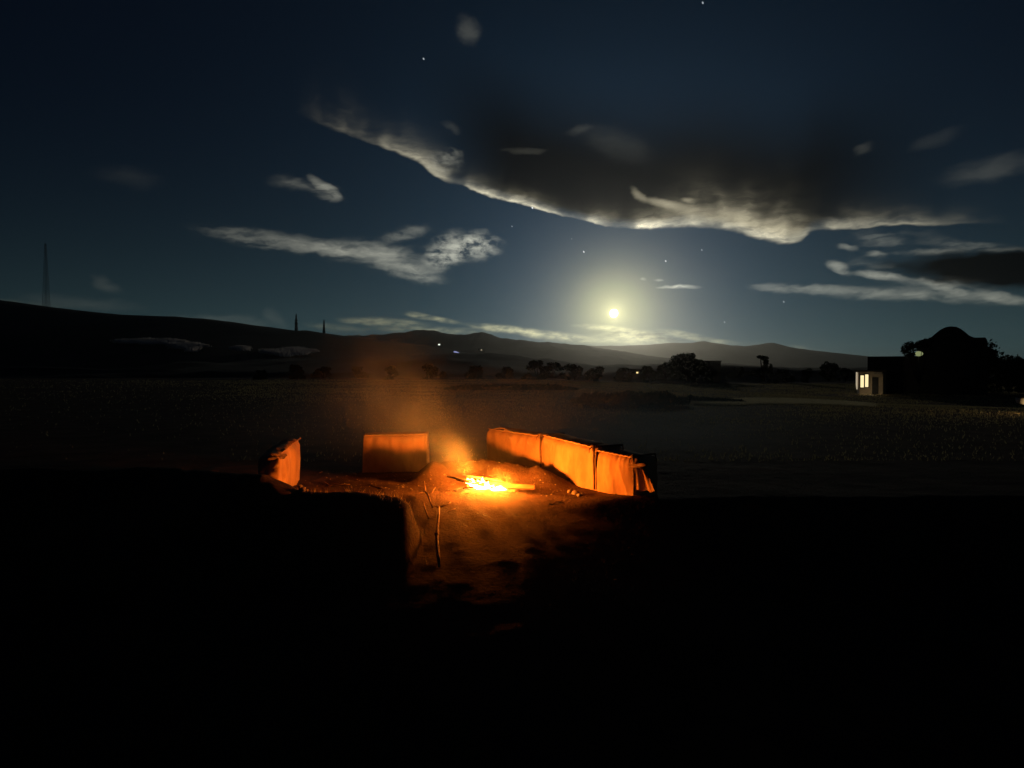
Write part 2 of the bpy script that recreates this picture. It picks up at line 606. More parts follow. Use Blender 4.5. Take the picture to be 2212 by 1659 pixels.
def ground_z(x, y):
    x, y = np.asarray(x, float), np.asarray(y, float)
    calm = 1 - 0.7 * sstep(-1.6, -0.9, x) * sstep(1.6, 0.9, x) * sstep(4.4, 5.0, y) * sstep(9.2, 8.6, y)
    z = 0.035 * calm * fbm(x * 0.7, y * 0.7, 5) * sstep(60, 10, np.hypot(x, y))
    z = z + 0.012 * calm * fbm(x * 4.5, y * 4.5, 3) * sstep(20, 12, y)
    z = z + 0.10 * fbm(x * 0.11 + 3, y * 0.11, 3) * sstep(12, 30, y)
    z = z - np.clip(0.034 * np.clip(x - 5, 0, 60), 0, 1.6) * sstep(16, 45, y)
    # ground falls away gently in front of the fire
    dn = np.clip(8.0 - y + 1.5 * np.clip(x - 0.1, 0, 5.5) * sstep(8.3, 7.2, y), 0, 9)
    z = z - np.minimum(0.025 * dn ** 2, 0.115 * dn) * sstep(9, 8, y)
    z = np.maximum(z, -0.62 - 0.55 * sstep(0.8, 3.5, x) * sstep(30, 10, x) + 0.02 * fbm(x, y, 3))
    # bank between the camera and the fire
    wob = 0.05 * fbm(x * 1.7, y * 0.4 + 9, 3)
    yc = np.interp(x, _cx, _cy) + wob
    zc = np.interp(x, _cx, _cz) + 0.022 * fbm(x * 4, y * 2, 4) + 0.010 * fbm(x * 17, y * 9, 3)
    k = np.where(y > yc, sstep(1.25, 0.0, y - yc), sstep(-2.2, 0.0, y - yc))
    bank = zc * k - 1.0 * (1 - k)
    q_ = (bank - z) / 0.035
    z = z + 0.035 * np.where(q_ > 30, q_, np.log1p(np.exp(np.minimum(q_, 30))))
    # slight swell in front of the near end of the row of bales
    z = z + 0.09 * np.exp(-((x - 1.35) / 0.55) ** 2 - ((y - 7.72) / 0.28) ** 2)
    # low rim behind the hearth
    rx, ry = x - FIRE.x, y - FIRE.y
    r = np.hypot(rx, ry)
    a = np.degrees(np.arctan2(rx, ry))          # 0 = straight away from the camera
    amp = np.interp(a, [-180, -68, -50, -20, 10, 42, 62, 78, 180], [0, 0, 0.305, 0.285, 0.26, 0.235, 0.16, 0, 0])
    z = z + amp * np.exp(-((r - 0.95) / 0.23) ** 2) * (1 + 0.25 * fbm(x * 4, y * 4, 3))
    # furrows scraped towards the bank
    fur = np.sin((x + 0.18 * (y - 8)) * 21 + 3 * fbm(x, y, 2)) * 0.007
    z = z + fur * sstep(8.3, 7.7, y) * sstep(5.2, 6.2, y) * sstep(-0.75, -0.4, x) * sstep(0.55, 0.1, x)
    return z


def spaced(lo, hi, step, far_lo, far_hi, g=1.16):
    c = list(np.arange(lo, hi + 1e-6, step))
    s, v = step, hi
    while v < far_hi:
        s *= g
        v += s
        c.append(v)
    s, v = step, lo
    pre = []
    while v > far_lo:
        s *= g
        v -= s
        pre.append(v)
    return np.array(pre[::-1] + c)


xs = spaced(-4.0, 4.0, 0.035, -9000, 9000)
ys = spaced(4.2, 11.6, 0.035, -300, 9500)
X, Y = np.meshgrid(xs, ys)
Z = ground_z(X, Y)
ground = mesh_obj('ground', np.stack([X.ravel(), Y.ravel(), Z.ravel()], 1), grid_faces(len(xs), len(ys)), MATS['soil'], None, True)
ground['kind'] = 'structure'
GZ = lambda x, y: float(ground_z(x, y))

# ------------------------------------------------------------------ hills
HILLS = []


def hill(name, prof, Yc, front, back, rough, seed, mat='hill', z0=-4.0, nx=320):
    c = np.array([p[0] for p in prof], float)
    w = np.array([at(p[0], p[1], Yc) for p in prof])
    X_ = np.linspace(w[0, 0], w[-1, 0], nx)
    zc = np.interp(X_, w[:, 0], w[:, 2])
    ext = w[-1, 0] - w[0, 0]
    zc = zc + rough * fbm(X_ / (ext / 60) + seed, X_ * 0 + seed, 5, 0.6)
    ends = sstep(0, 0.04, (X_ - X_[0]) / ext) * sstep(0, 0.04, (X_[-1] - X_) / ext)
    ss = np.concatenate([np.linspace(0, 1, 16), np.linspace(1, 0, 9)[1:]])
    V = []
    for i, s in enumerate(ss):
        y = Yc - front * (1 - s) if i < 16 else Yc + back * (1 - s)
        k = s ** 0.85
        zz = z0 + (zc - z0) * k * (0.25 + 0.75 * ends) + rough * 2.0 * fbm(X_ / (ext / 25) + seed * 3, X_ * 0 + i * 0.4, 4) * (s * (1 - s) * 4)
        V.append(np.stack([X_, np.full(nx, y), zz], 1))
    o = mesh_obj(name, np.concatenate(V), grid_faces(nx, len(ss)), MATS[mat], None, True)
    o['kind'] = 'structure'
    HILLS.append(o)
    G = np.stack(V)

    def hz(x, y):
        yy = G[:16, 0, 1]
        return np.interp(y, yy, [np.interp(x, G[i, :, 0], G[i, :, 2]) for i in range(16)])
    o_h = (hz, Yc - front, Yc)
    return o_h


def hit_hill(hh, px, py):
    best = None
    for hz, y0, y1 in (hh if isinstance(hh, list) else [hh]):
        for y in np.linspace(y0, y1, 300):
            p = at(px, py, y)
            if hz(p.x, y) >= p.z:
                if best is None or y < best.y:
                    best = p
                break
    return best if best is not None else at(px, py, 400)


ridge_far = hill('hill', [(700, 770), (1000, 748), (1200, 744), (1300, 747), (1400, 745), (1450, 741), (1500, 739), (1520, 736), (1540, 741), (1580, 746),
                          (1610, 748), (1640, 745), (1658, 741), (1672, 740), (1690, 747), (1720, 752), (1760, 757), (1800, 762), (1850, 768), (1900, 774), (2000, 778),
                          (2200, 776), (2600, 765), (3200, 770)], 4500, 1200, 800, 7, 3)
ridge_peaks = hill('hill', [(400, 740), (640, 726), (700, 724), (760, 725), (830, 722), (875, 718), (900, 712), (915, 711), (935, 714), (965, 722), (1010, 722), (1040, 717), (1056, 722),
                            (1080, 729), (1120, 734), (1200, 741), (1260, 746), (1320, 754), (1400, 768), (1480, 780), (1600, 792)], 2200, 900, 500, 4.5, 8)
ridge_left = hill('hill', [(-1500, 560), (-700, 600), (-300, 622), (0, 648), (60, 656), (120, 664), (200, 674), (260, 679), (300, 681), (380, 684), (440, 688), (500, 695), (560, 704), (600, 709), (640, 714),
                           (660, 713), (700, 719), (760, 728), (840, 738), (940, 750), (1040, 766), (1120, 784)], 900, 560, 300, 0.5, 5)
ridge_mid = hill('hill', [(500, 778), (700, 772), (860, 768), (1000, 762), (1060, 764), (1120, 770), (1150, 776), (1185, 773), (1215, 781), (1250, 787), (1300, 789), (1340, 787), (1380, 790),
                          (1460, 786), (1560, 788), (1700, 796), (2000, 794), (2400, 780), (2900, 770)], 480, 300, 200, 1.3, 21)
rise_near = hill('hill', [(-900, 770), (-300, 782), (200, 796), (500, 800), (800, 806), (1000, 806), (1200, 805), (1380, 801), (1500, 790), (1600, 790), (1700, 797), (1850, 801), (2000, 803), (2400, 800), (3200, 790)],
                 150, 40, 40, 0.45, 31, z0=-3.0)

# pale clearings on the dark slope at left
def clearing(px0, px1, row, rows, seed, label):
    n = 26
    V, F = [], []
    for j in range(4):
        for i in range(n):
            u = i / (n - 1)
            ph = fbm(np.array([u * 5 + seed]), np.array([j * 0.3]), 3)[0]
            thick_ = rows * math.sin(math.pi * min(max(u, 0.02), 0.98)) ** 0.6
            r = row + thick_ * (j / 3.0 - 0.4) + ph * rows * 0.35
            p = hit_hill(ridge_left, px0 + (px1 - px0) * u, r)
            V.append(p + Vector((0, -2.0, 1.2)))
    for f in grid_faces(n, 4):
        F.append(f)
    o = mesh_obj('clearing', V, F, MATS['pale_field'], None, True)
    o['kind'] = 'structure'
    return o


clearing(262, 400, 741, 12, 2, '')
clearing(375, 446, 752, 15, 9, '')
clearing(515, 532, 757, 8, 4, '')
clearing(578, 680, 763, 18, 6, '')


# ------------------------------------------------------------------ lattice masts on the left ridge
def mast(px, row_top, row_foot, half, label, arms=0, seg=9, leg=0.35, brace=0.2):
    foot = hit_hill(ridge_left, px, row_foot)
    y = foot.y
    h = at(px, row_top, y).z - foot.z
    root = empty('lattice_mast', foot)
    top = half * 0.25
    corners = [(-1, -1), (1, -1), (1, 1), (-1, 1)]
    for sx, sy in corners:
        tubes('leg', [([(sx * half, sy * half, -1.5), (sx * top, sy * top, h * 0.94)], [leg, leg * 0.6])], MATS['dark_steel'], root, 5)
    sp = []
    for i in range(seg):
        z0, z1 = h * 0.94 * i / seg, h * 0.94 * (i + 1) / seg
        w0, w1 = half + (top - half) * i / seg, half + (top - half) * (i + 1) / seg
        for k in range(4):
            a, b = corners[k], corners[(k + 1) % 4]
            sp.append(([(a[0] * w0, a[1] * w0, z0), (b[0] * w1, b[1] * w1, z1)], [brace, brace]))
            sp.append(([(b[0] * w0, b[1] * w0, z0), (a[0] * w1, a[1] * w1, z1)], [brace, brace]))
            sp.append(([(a[0] * w1, a[1] * w1, z1), (b[0] * w1, b[1] * w1, z1)], [brace, brace]))
    o = tubes('bracing', sp, MATS['dark_steel'], root, 4)
    o['kind'] = 'stuff'
    tubes('tip', [([(0, 0, h * 0.92), (0, 0, h)], [leg * 0.8, leg * 0.4])], MATS['dark_steel'], root, 5)
    for q in range(arms):
        z = h * (0.42 + 0.18 * q)
        w = half * (1.7 - 0.3 * q)
        tubes('cross_arm', [([(-w, 0, z), (w, 0, z)], [leg, leg]), ([(-w, 0, z), (0, 0, z + h * 0.06)], [brace, brace]), ([(w, 0, z), (0, 0, z + h * 0.06)], [brace, brace])],
              MATS['dark_steel'], root, 5)
    return tag(root, label, 'mast')


mast(100, 518, 667, 3.2, 'tall thin lattice mast, by far the highest, on the high end of the dark ridge', 0, 22, 0.17, 0.08)
mast(640, 677, 715, 1.5, 'small lattice pylon with cross arms, the taller of two neighbours on the ridge', 2, 7, 0.45, 0.28)
mast(700, 690, 720, 1.3, 'small plain lattice pylon without arms, the shorter of two neighbours on the ridge', 0, 6, 0.5, 0.3)


# ------------------------------------------------------------------ far houses with lights
def far_house(hh, px, row, w, h, d, glow, glow_rect, label, roof_mat='roof_tile', lit_roof=False):
    p = hit_hill(hh, px, row)
    root = empty('house', (p.x, p.y - 1.0, p.z - h * 0.55))
    box('wall', (-w / 2, 0, -3), (w / 2, d, h), MATS['dark_wall'], root)
    bm = bmesh.new()
    q = [(-w / 2 - .3, -.3, h), (w / 2 + .3, -.3, h), (w / 2 + .3, d + .3, h), (-w / 2 - .3, d + .3, h), (-w / 2 - .3, d / 2, h + d * .35), (w / 2 + .3, d / 2, h + d * .35)]
    vv = [bm.verts.new(c) for c in q]
    for f in ((0, 1, 5, 4), (2, 3, 4, 5), (1, 2, 5), (3, 0, 4), (3, 2, 1, 0)):
        bm.faces.new([vv[i] for i in f])
    bm_obj('roof', bm, MATS['lamp_blue' if lit_roof else roof_mat], root)
    if glow_rect:
        for gr in glow_rect:
            x0, z0, x1, z1 = gr
            wi = box('window', (x0 - .12, -0.16, z0 - .12), (x1 + .12, 0.02, z1 + .12), MATS['dark_wall'], root)
            box('pane', (x0, -0.24, z0), (x1, -0.17, z1), MATS[glow], wi)
    return tag(root, label, 'house')


ALLH = [ridge_peaks, ridge_left, ridge_mid, rise_near]


def lit_house(px, row, wpx, hpx, glow, panes, label):
    y = hit_hill(ALLH, px, row).y
    k = y / FPX
    return far_house(ALLH, px, row, wpx * k, hpx * k, wpx * k * 0.5, glow, [tuple(v * k for v in q) for q in panes], label)


lit_house(950, 746, 16, 6, 'lamp_white', [(-3.2, 2.2, 0.8, 6.4), (-0.6, -1.2, 2.6, 1.9)], 'far house on the dark slope with two small white-lit windows')
lit_house(1040, 757, 14, 5, 'lamp_dim', [(-1.4, 0.2, 1.4, 4.8)], 'far house on the dark slope with one small dim yellowish window')
lit_house(1382, 805, 34, 5, 'lamp_warm', [(-9.5, 0.6, -5.6, 4.6)], 'low far house below the moon with one warm yellow window')
# bluish lit canopy
p = hit_hill(ALLH, 987, 762)
ck = p.y / FPX / 0.95
root = empty('canopy', (p.x, p.y - 1.5, p.z - 4.5 * ck))
V = []
for j in range(5):
    for i in range(9):
        u, v = i / 8.0, j / 4.0
        V.append((-6.5 + 13 * u, 6 * v, 2.6 + 4.2 * math.sin(math.pi * (0.16 + 0.62 * (1 - u) * 0.9)) - 3.8 * u + 2.0 * v))
V += [(a, b, c - 1.6) for a, b, c in V]
F = grid_faces(9, 5) + [tuple(i + 45 for i in reversed(f)) for f in grid_faces(9, 5)]
rim_i = list(range(9)) + [8 + 9 * j for j in range(1, 5)] + [36 + i for i in range(7, -1, -1)] + [9 * j for j in range(3, 0, -1)]
for a, b in zip(rim_i, rim_i[1:] + rim_i[:1]):
    F.append((a, b, b + 45, a + 45))
mesh_obj('cover', [Vector(v) * ck for v in V], F, MATS['lamp_blue'], root)
for x_ in (-5.5 * ck, 5.5 * ck):
    tubes('post', [([(x_, 3 * ck, -4 * ck), (x_, 3 * ck, 1.6 * ck)], [.3 * ck, .3 * ck])], MATS['dark_steel'], root, 5)
tag(root, 'pale blue glowing arched canopy on the far dark slope', 'canopy')


# ------------------------------------------------------------------ trees and bushes
def leaf_cloud(name, blobs, count, size, mat, parent, seed):
    rs = np.random.RandomState(seed)
    vol = np.array([b[3] * b[4] * b[5] for b in blobs]) ** 0.7
    pick = rs.choice(len(blobs), count, p=vol / vol.sum())
    B = np.array(blobs)[pick]
    d = rs.normal(size=(count, 3))
    d /= np.linalg.norm(d, axis=1)[:, None]
    rad = rs.rand(count) ** 0.45
    C = B[:, :3] + d * rad[:, None] * B[:, 3:6]
    a = rs.normal(size=(count, 3)); a /= np.linalg.norm(a, axis=1)[:, None]
    b = rs.normal(size=(count, 3)); b -= (b * a).sum(1)[:, None] * a; b /= np.linalg.norm(b, axis=1)[:, None]
    s = size * (0.6 + 0.8 * rs.rand(count))[:, None]
    V = np.concatenate([C - a * s, C + b * s * 0.45, C + a * s, C - b * s * 0.45], 1).reshape(-1, 3)
    F = np.arange(count * 4).reshape(-1, 4)
    o = mesh_obj(name, V, F.tolist(), MATS[mat], parent)
    return o


def tree(name, base, h, blobs, label, count=1500, size=0.35, trunk_r=0.25, seed=1, cat='tree', group=None):
    root = empty(name, base)
    sp = [([(0, 0, -0.5), (0.05 * h, 0, h * 0.3), (0.0, 0.03 * h, h * 0.62)], [trunk_r, trunk_r * 0.8, trunk_r * 0.35])]
    for b in blobs[:7]:
        c = Vector(b[:3])
        sp.append(([(0.04 * h, 0, h * 0.25), c * 0.6 + Vector((0, 0, h * 0.08)), c], [trunk_r * 0.6, trunk_r * 0.35, trunk_r * 0.1]))
    tubes('trunk', sp, MATS['trunk'], root, 6)
    leaf_cloud('crown', blobs, count, size, 'leaf', root, seed)
    return tag(root, label, cat, group)


def rand_blobs(rs, n, rx, ry, z0, z1, br):
    out = []
    for i in range(n):
        a = rs.rand() * 6.283
        q = rs.rand() ** 0.5
        zz = rs.rand()
        sh = math.sqrt(max(0.05, 1 - zz * zz))
        out.append((math.cos(a) * q * rx * sh, math.sin(a) * q * ry * sh, z0 + (z1 - z0) * zz, br * (0.7 + 0.6 * rs.rand()), br * (0.7 + 0.6 * rs.rand()), br * (0.5 + 0.5 * rs.rand())))
    return out


rs = np.random.RandomState(5)
Yt = 125.0
p = at(1484, 800, Yt)
tree('tree', (p.x, Yt, -1.0), 5.6, rand_blobs(rs, 34, 4.6, 3.0, 0.6, 5.0, 1.15), 'broad dome-shaped dark tree on the skyline just right of the moon', 5200, 0.30, 0.4, 3)
p = at(1790, 800, Yt)
tree('tree', (p.x, Yt, -1.2), 4.6, rand_blobs(rs, 14, 1.7, 1.5, 1.2, 4.3, 0.75), 'small round dark tree alone on the skyline beside the lit house', 1700, 0.24, 0.25, 4)
p = at(1648, 800, Yt)
tree('tree', (p.x, Yt, -1.2), 5.2, [(0.3, 0, 4.9, 0.8, .6, .45), (-0.5, 0, 5.15, .7, .5, .3), (0.55, 0, 4.2, .55, .5, .6), (0.45, 0, 3.4, .55, .5, .6), (0.4, 0, 2.6, .7, .6, .6), (-1.2, 0, 2.3, 1.2, .8, .5), (-2.4, 0, 2.1, 1.2, .8, .35)],
     'crooked dark tree with an overhanging top on the skyline', 1500, 0.20, 0.35, 6)
p = at(1667, 800, Yt)
tree('shrub', (p.x, Yt + 1, -1.2), 3.6, [(0.25, 0, 3.55, .3, .3, .4), (0.1, 0, 3.0, .5, .4, .5), (-0.1, 0, 2.4, .7, .6, .6), (0.3, 0, 1.8, .8, .7, .6)], 'wedge-shaped dark shrub beside the crooked tree', 700, 0.18, 0.12, 7, 'shrub')
lab_t, grp_t = 'low dark rounded tree in the loose tree line at the foot of the hills', 'tree line at the foot of the hills'
protos = []
for k, (c, top) in enumerate(((1020, 781), (1160, 776), (1240, 785))):
    q = at(c, top, 118.0)
    hgt = q.z + 1.0
    protos.append((tree('tree', (q.x, 118.0, -1.0), hgt, rand_blobs(rs, 12, 2.0 + 0.5 * k, 1.4, 0.7, hgt - 0.5, 0.75), lab_t, 1300, 0.22, 0.2, 40 + k, 'tree', grp_t), hgt))
for k, (c, top) in enumerate(((560, 792), (640, 786), (700, 790), (780, 784), (845, 788), (930, 786), (1090, 784), (1195, 781), (1290, 790), (1345, 787), (1400, 789), (1440, 781), (1700, 791), (1745, 794), (1825, 793), (1590, 785))):
    src, hgt = protos[k % 3]
    yy = 112.0 + 7 * ((k * 5) % 4)
    q = at(c, top, yy)
    r = src.copy()
    COL.objects.link(r)
    r.location = (q.x, yy, -1.0)
    sc_ = (q.z + 1.0) / hgt
    r.scale = (sc_ * (0.9 + 0.25 * ((k * 7) % 5) / 4), sc_, sc_)
    r.rotation_euler = (0, 0, k * 1.3)
    for ch in src.children:
        c2 = ch.copy()
        COL.objects.link(c2)
        c2.parent = r
p = at(1541, 800, Yt)
root = empty('shed', (p.x, Yt - 2, -1.0))
box('wall', (-1.3, 0, -1), (0.75, 2.4, 4.05), MATS['dark_wall'], root)
box('roof', (-1.45, -0.15, 4.055), (0.85, 2.55, 4.25), MATS['roof_tile'], root)
box('door', (-0.6, -0.05, -0.3), (0.25, 0.02, 2.1), MATS['roof_tile'], root)
tag(root, 'small dark flat-roofed shed at the foot of the dome-shaped tree', 'shed')

# hedges in the field
def hedge(px0, px1, row_top, row_foot, Yh, label, seed, count, size, depth=0.8, taper=False):
    a, b = at(px0, row_foot, Yh), at(px1, row_foot, Yh)
    h = at(px0, row_top, Yh).z - a.z
    root = empty('hedge', ((a.x + b.x) / 2, Yh, a.z))
    rs_ = np.random.RandomState(seed)
    L = b.x - a.x
    n = max(10, int(L / (h * 0.6)))
    bl = []
    for i in range(n):
        u = (i + 0.5) / n
        k = min(1, 4 * min(u, 1 - u) + 0.35) * (1 - (0.55 * u if taper else 0))
        bl.append((-L / 2 + L * u, (rs_.rand() - .5) * depth, h * 0.45 * k, L / n * 0.9, depth * .6, h * 0.52 * k * (0.85 + .3 * rs_.rand())))
    leaf_cloud('foliage', bl, count, size, 'leaf', root, seed)
    for q in bl:
        tubes('stem', [([(q[0], q[1], -0.3), (q[0] + .03, q[1], q[2] + q[5] * .5)], [.03, .012])], MATS['trunk'], root, 5)
    return tag(root, label, 'hedge')


hedge(1242, 1480, 845, 874, 30.0, 'low dark clipped hedge standing alone in the open field', 4, 5200, 0.075, 0.9)
hedge(1450, 1620, 850, 874, 34.0, 'ragged low dark hedge ending beside the pale track', 14, 3200, 0.075, 0.9, True)
hedge(960, 1246, 829, 843, 52.0, 'long thin dark hedge at the far edge of the field', 24, 4200, 0.10, 1.0)

# pale track in front of the house
trk = [(1470, 1500, 868, 7), (1550, 1560, 870, 9), (1640, 1640, 867, 10), (1730, 1730, 868, 9), (1820, 1820, 872, 7), (1870, 1870, 876, 6)]
V, F = [], []
for i in range(40):
    u = i / 39.0 * (len(trk) - 1)
    k = min(int(u), len(trk) - 2)
    f_ = u - k
    c = trk[k][0] * (1 - f_) + trk[k + 1][0] * f_
    r0 = trk[k][2] * (1 - f_) + trk[k + 1][2] * f_
    w_ = trk[k][3] * (1 - f_) + trk[k + 1][3] * f_
    for j in range(5):
        rr = r0 + w_ * (j / 4.0 - 0.5)
        d = ray(c, rr)
        yy = 36.0
        for _ in range(30):
            pnt = at(c, rr, yy)
            gz = GZ(pnt.x, yy)
            yy = (EYE - gz) / (-d.z / d.y)
            yy = min(max(yy, 15), 80)
        pnt = at(c, rr, yy)
        V.append((pnt.x, yy, GZ(pnt.x, yy) + 0.05))
track = mesh_obj('path', V, [tuple(f) for f in grid_faces(5, 40)], MATS['sand'], None, True)
track['kind'] = 'structure'

# ------------------------------------------------------------------ house at right
HY = 60.0
K = HY / FPX
hx = lambda c: (c - 1106.0) * K
hz_ = lambda r: at(1106, r, HY).z
base_z = hz_(862)
root = empty('house', (hx(1990), HY, base_z))
ox, oz = root.location.x, root.location.z
HAZ = math.atan2(hx(1990), HY)
root.rotation_euler = (0, 0, -HAZ)
X_ = lambda c: (hx(c) - ox) * math.cos(HAZ)
Z_ = lambda r: hz_(r) - oz
# gabled block with a curved parapet
prof = [(1984, 900), (1984, 741), (1990, 737), (2004, 735), (2012, 731), (2020, 724), (2029, 717), (2039, 712), (2050, 710), (2062, 711), (2072, 716), (2081, 723), (2090, 731), (2100, 735),
        (2112, 735), (2122, 735), (2125, 740), (2127, 760), (2128, 900)]
bm = bmesh.new()
fr = [bm.verts.new((X_(c), 0, Z_(r))) for c, r in prof]
bk = [bm.verts.new((X_(c), 7, Z_(r))) for c, r in prof]
bm.faces.new(fr)
bm.faces.new(bk[::-1])
for i in range(len(prof)):
    j = (i + 1) % len(prof)
    bm.faces.new((fr[i], bk[i], bk[j], fr[j]))
bm_obj('gable_wall', bm, MATS['dark_wall'], root)
bm = bmesh.new()
for i in range(1, len(prof) - 2):
    (c0, r0), (c1, r1) = prof[i], prof[i + 1]
    vv = [bm.verts.new(q) for q in ((X_(c0), -0.12, Z_(r0) + .01), (X_(c1), -0.12, Z_(r1) + .01), (X_(c1), -0.12, Z_(r1) + .13), (X_(c0), -0.12, Z_(r0) + .13),
                                    (X_(c0), 7.1, Z_(r0) + .01), (X_(c1), 7.1, Z_(r1) + .01), (X_(c1), 7.1, Z_(r1) + .13), (X_(c0), 7.1, Z_(r0) + .13))]
    for f in ((0, 1, 2, 3), (3, 2, 6, 7), (7, 6, 5, 4), (4, 5, 1, 0)):
        bm.faces.new([vv[k] for k in f])
bm_obj('coping', bm, MATS['roof_tile'], root)
# wing with flat roof
box('wing_wall', (X_(1872), 0.5, -1.2), (X_(1983.5), 6, Z_(800)), MATS['dark_wall'], root)
box('flat_roof', (X_(1869), 0.2, Z_(799.8)), (X_(1983.4), 6.3, Z_(769)), MATS['roof_tile'], root)
# lit bay
by = -2.2
bay = mesh_obj('bay_wall', *(lambda q: (q, [(0, 1, 3, 2), (2, 3, 5, 4), (4, 5, 7, 6), (6, 7, 9, 8), (8, 9, 1, 0)]))(
    [(X_(1845), 0.49, Z_(858)), (X_(1845), 0.49, Z_(803)), (X_(1852), by + .7, Z_(858)), (X_(1852), by + .7, Z_(803)), (X_(1855), by, Z_(858)), (X_(1855), by, Z_(803)),
     (X_(1908), by, Z_(858)), (X_(1908), by, Z_(803)), (X_(1912), 0.49, Z_(858)), (X_(1912), 0.49, Z_(803))]), MATS['plaster'], root)
for c0, c1, r0, r1 in ((1858, 1865.5, 811, 837), (1868.5, 1875.5, 809, 836)):
    w_ = box('window', (X_(c0) - .07, by - .05, Z_(r1) - .07), (X_(c1) + .07, by + .02, Z_(r0) + .07), MATS['roof_tile'], root)
    box('pane', (X_(c0), by - .09, Z_(r1)), (X_(c1), by - .055, Z_(r0)), MATS['window_glow'], w_)
# side light on the canted corner
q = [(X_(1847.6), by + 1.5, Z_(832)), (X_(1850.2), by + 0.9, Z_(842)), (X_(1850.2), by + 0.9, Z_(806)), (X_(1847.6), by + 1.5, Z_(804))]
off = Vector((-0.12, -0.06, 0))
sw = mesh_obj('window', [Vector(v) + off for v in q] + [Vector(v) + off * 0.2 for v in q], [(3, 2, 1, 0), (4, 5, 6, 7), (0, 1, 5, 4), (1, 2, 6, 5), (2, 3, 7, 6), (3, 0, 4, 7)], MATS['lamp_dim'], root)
box('bay_roof', (X_(1844), by - .35, Z_(802.8)), (X_(1914), 0.48, Z_(799.8)), MATS['roof_tile'], root)
box('plinth', (X_(1849), by - .1, Z_(866)), (X_(1911), 0.45, Z_(858.2)), MATS['dark_wall'], root)
box('step', (X_(1886), by - .6, Z_(866)), (X_(1906), by - .12, Z_(854)), MATS['plaster'], root)
box('door', (X_(1884), by - .06, Z_(857.5)), (X_(1898), by + .02, Z_(815)), MATS['dark_wall'], root)
box('light_panel', (X_(1888), by - .12, Z_(808.5)), (X_(1906), by - .01, Z_(804)), MATS['pebble'], root)
porch = bpy.data.lights.new('porch_light', 'POINT')
porch.energy = 16.0
porch.color = (1.0, 0.82, 0.52)
porch.shadow_soft_size = 0.12
po = bpy.data.objects.new('porch_light', porch)
COL.objects.link(po)
po.parent = root
po.location = (X_(1880), by - 1.6, Z_(845))
tag(root, 'dark house with a curved gable and a lit bay with two yellow windows', 'house')

# yard lamp among the leaves above the wing
lx, lz = hx(1962), hz_(768)
root = empty('yard_lamp', (lx, HY - 1.5, base_z))
tubes('post', [([(0, 0, -0.5), (0, 0, lz - base_z)], [.06, .045])], MATS['dark_steel'], root, 7)
bm = bmesh.new()
bmesh.ops.create_icosphere(bm, subdivisions=2, radius=0.2)
for v in bm.verts:
    v.co = Vector((v.co.x * 1.9, v.co.y, v.co.z * 1.1 + lz - base_z + .12))
bm_obj('globe', bm, MATS['lamp_green'], root, True)
box('cap', (-.42, -.25, lz - base_z + .36), (.42, .25, lz - base_z + .42), MATS['dark_steel'], root)
tag(root, 'dim greenish yard lamp above the flat-roofed wing of the house', 'lamp')
rs = np.random.RandomState(9)
tree('tree', (hx(1955), HY + 1.5 - 3.2, base_z), 5.0, [(-0.3, 0, 4.6, .75, .5, .42), (-0.9, 0, 4.35, .45, .4, .5), (0.5, 0, 4.8, .6, .5, .35), (1.0, 0, 4.95, .5, .4, .35), (-0.6, 0, 3.9, .5, .4, .3), (1.15, 0, 4.3, .18, .2, .3)],
     'small dark tree with sky gaps beside the curved gable', 900, 0.13, 0.1, 12)
tree('tree', (hx(2175), HY + 3, base_z), 5.0, rand_blobs(rs, 26, 2.6, 1.6, 0.5, 4.6, 0.85), 'rounded dark tree right beside the gabled house', 3600, 0.18, 0.22, 13)
tree('tree', (hx(2290), HY + 5, base_z), 5.0, rand_blobs(rs, 26, 3.4, 1.6, 0.3, 4.0, 0.95), 'broad dark tree mass behind the rounded tree by the house', 3600, 0.2, 0.22, 15)

# small boat at the right edge
BY = 27.0
b0, b1 = at(2196, 872, BY), at(2300, 872, BY)
gz = GZ(b1.x, BY)
root = empty('boat', (b0.x, BY, at(2196, 886, BY).z))
n, m = 14, 9
V = []
for i in range(n):
    u = i / (n - 1)
    half = 0.62 * math.sin(min(1, u * 1.3 + 0.03) * math.pi / 2) ** 0.7
    keel = 0.30 * (1 - min(1, u * 2.2)) ** 1.6
    sheer = 0.50 - 0.10 * math.sin(u * math.pi)
    for j in range(m):
        q = -1 + 2 * j / (m - 1)
        V.append((u * 2.9, half * q * (1 - 0.25 * (1 - abs(q))), keel + (sheer - keel) * abs(q) ** 2.2))
hull = mesh_obj('hull', V, grid_faces(m, n), MATS['white_paint'], root, True)
sol = hull.modifiers.new('solid', 'SOLIDIFY')
sol.thickness = 0.03
tubes('gunwale', [([Vector(V[i * m + k]) + Vector((0, 0, .02)) for i in range(n)], [.03] * n) for k in (0, m - 1)], MATS['bark'], root, 6)
box('thwart', (1.0, -.5, .38), (1.25, .5, .41), MATS['bark'], root)
tag(root, 'pale round-bottomed boat lit warmly, bow pointing at the lit house', 'boat')
bl = empty('lantern', (b0.x + 0.75, BY - 1.0, at(2196, 886, BY).z - 0.1))  # added lamp, out of view, there only to light the boat
tubes('post', [([(0, 0, -.6), (0, 0, 0.05)], [.03, .03])], MATS['dark_steel'], bl, 6)
box('glass', (-.05, -.05, .06), (.05, .05, .2), MATS['lamp_warm'], bl)
box('cap', (-.07, -.07, .203), (.07, .07, .23), MATS['dark_steel'], bl)
tag(bl, 'unseen warm lamp on a short post, added to light the boat', 'lantern')
ld = bpy.data.lights.new('lantern_light', 'POINT')
ld.energy = 40
ld.color = (1.0, 0.66, 0.28)
ld.shadow_soft_size = 0.05
lo_ = bpy.data.objects.new('lantern_light', ld)
COL.objects.link(lo_)
lo_.parent = bl
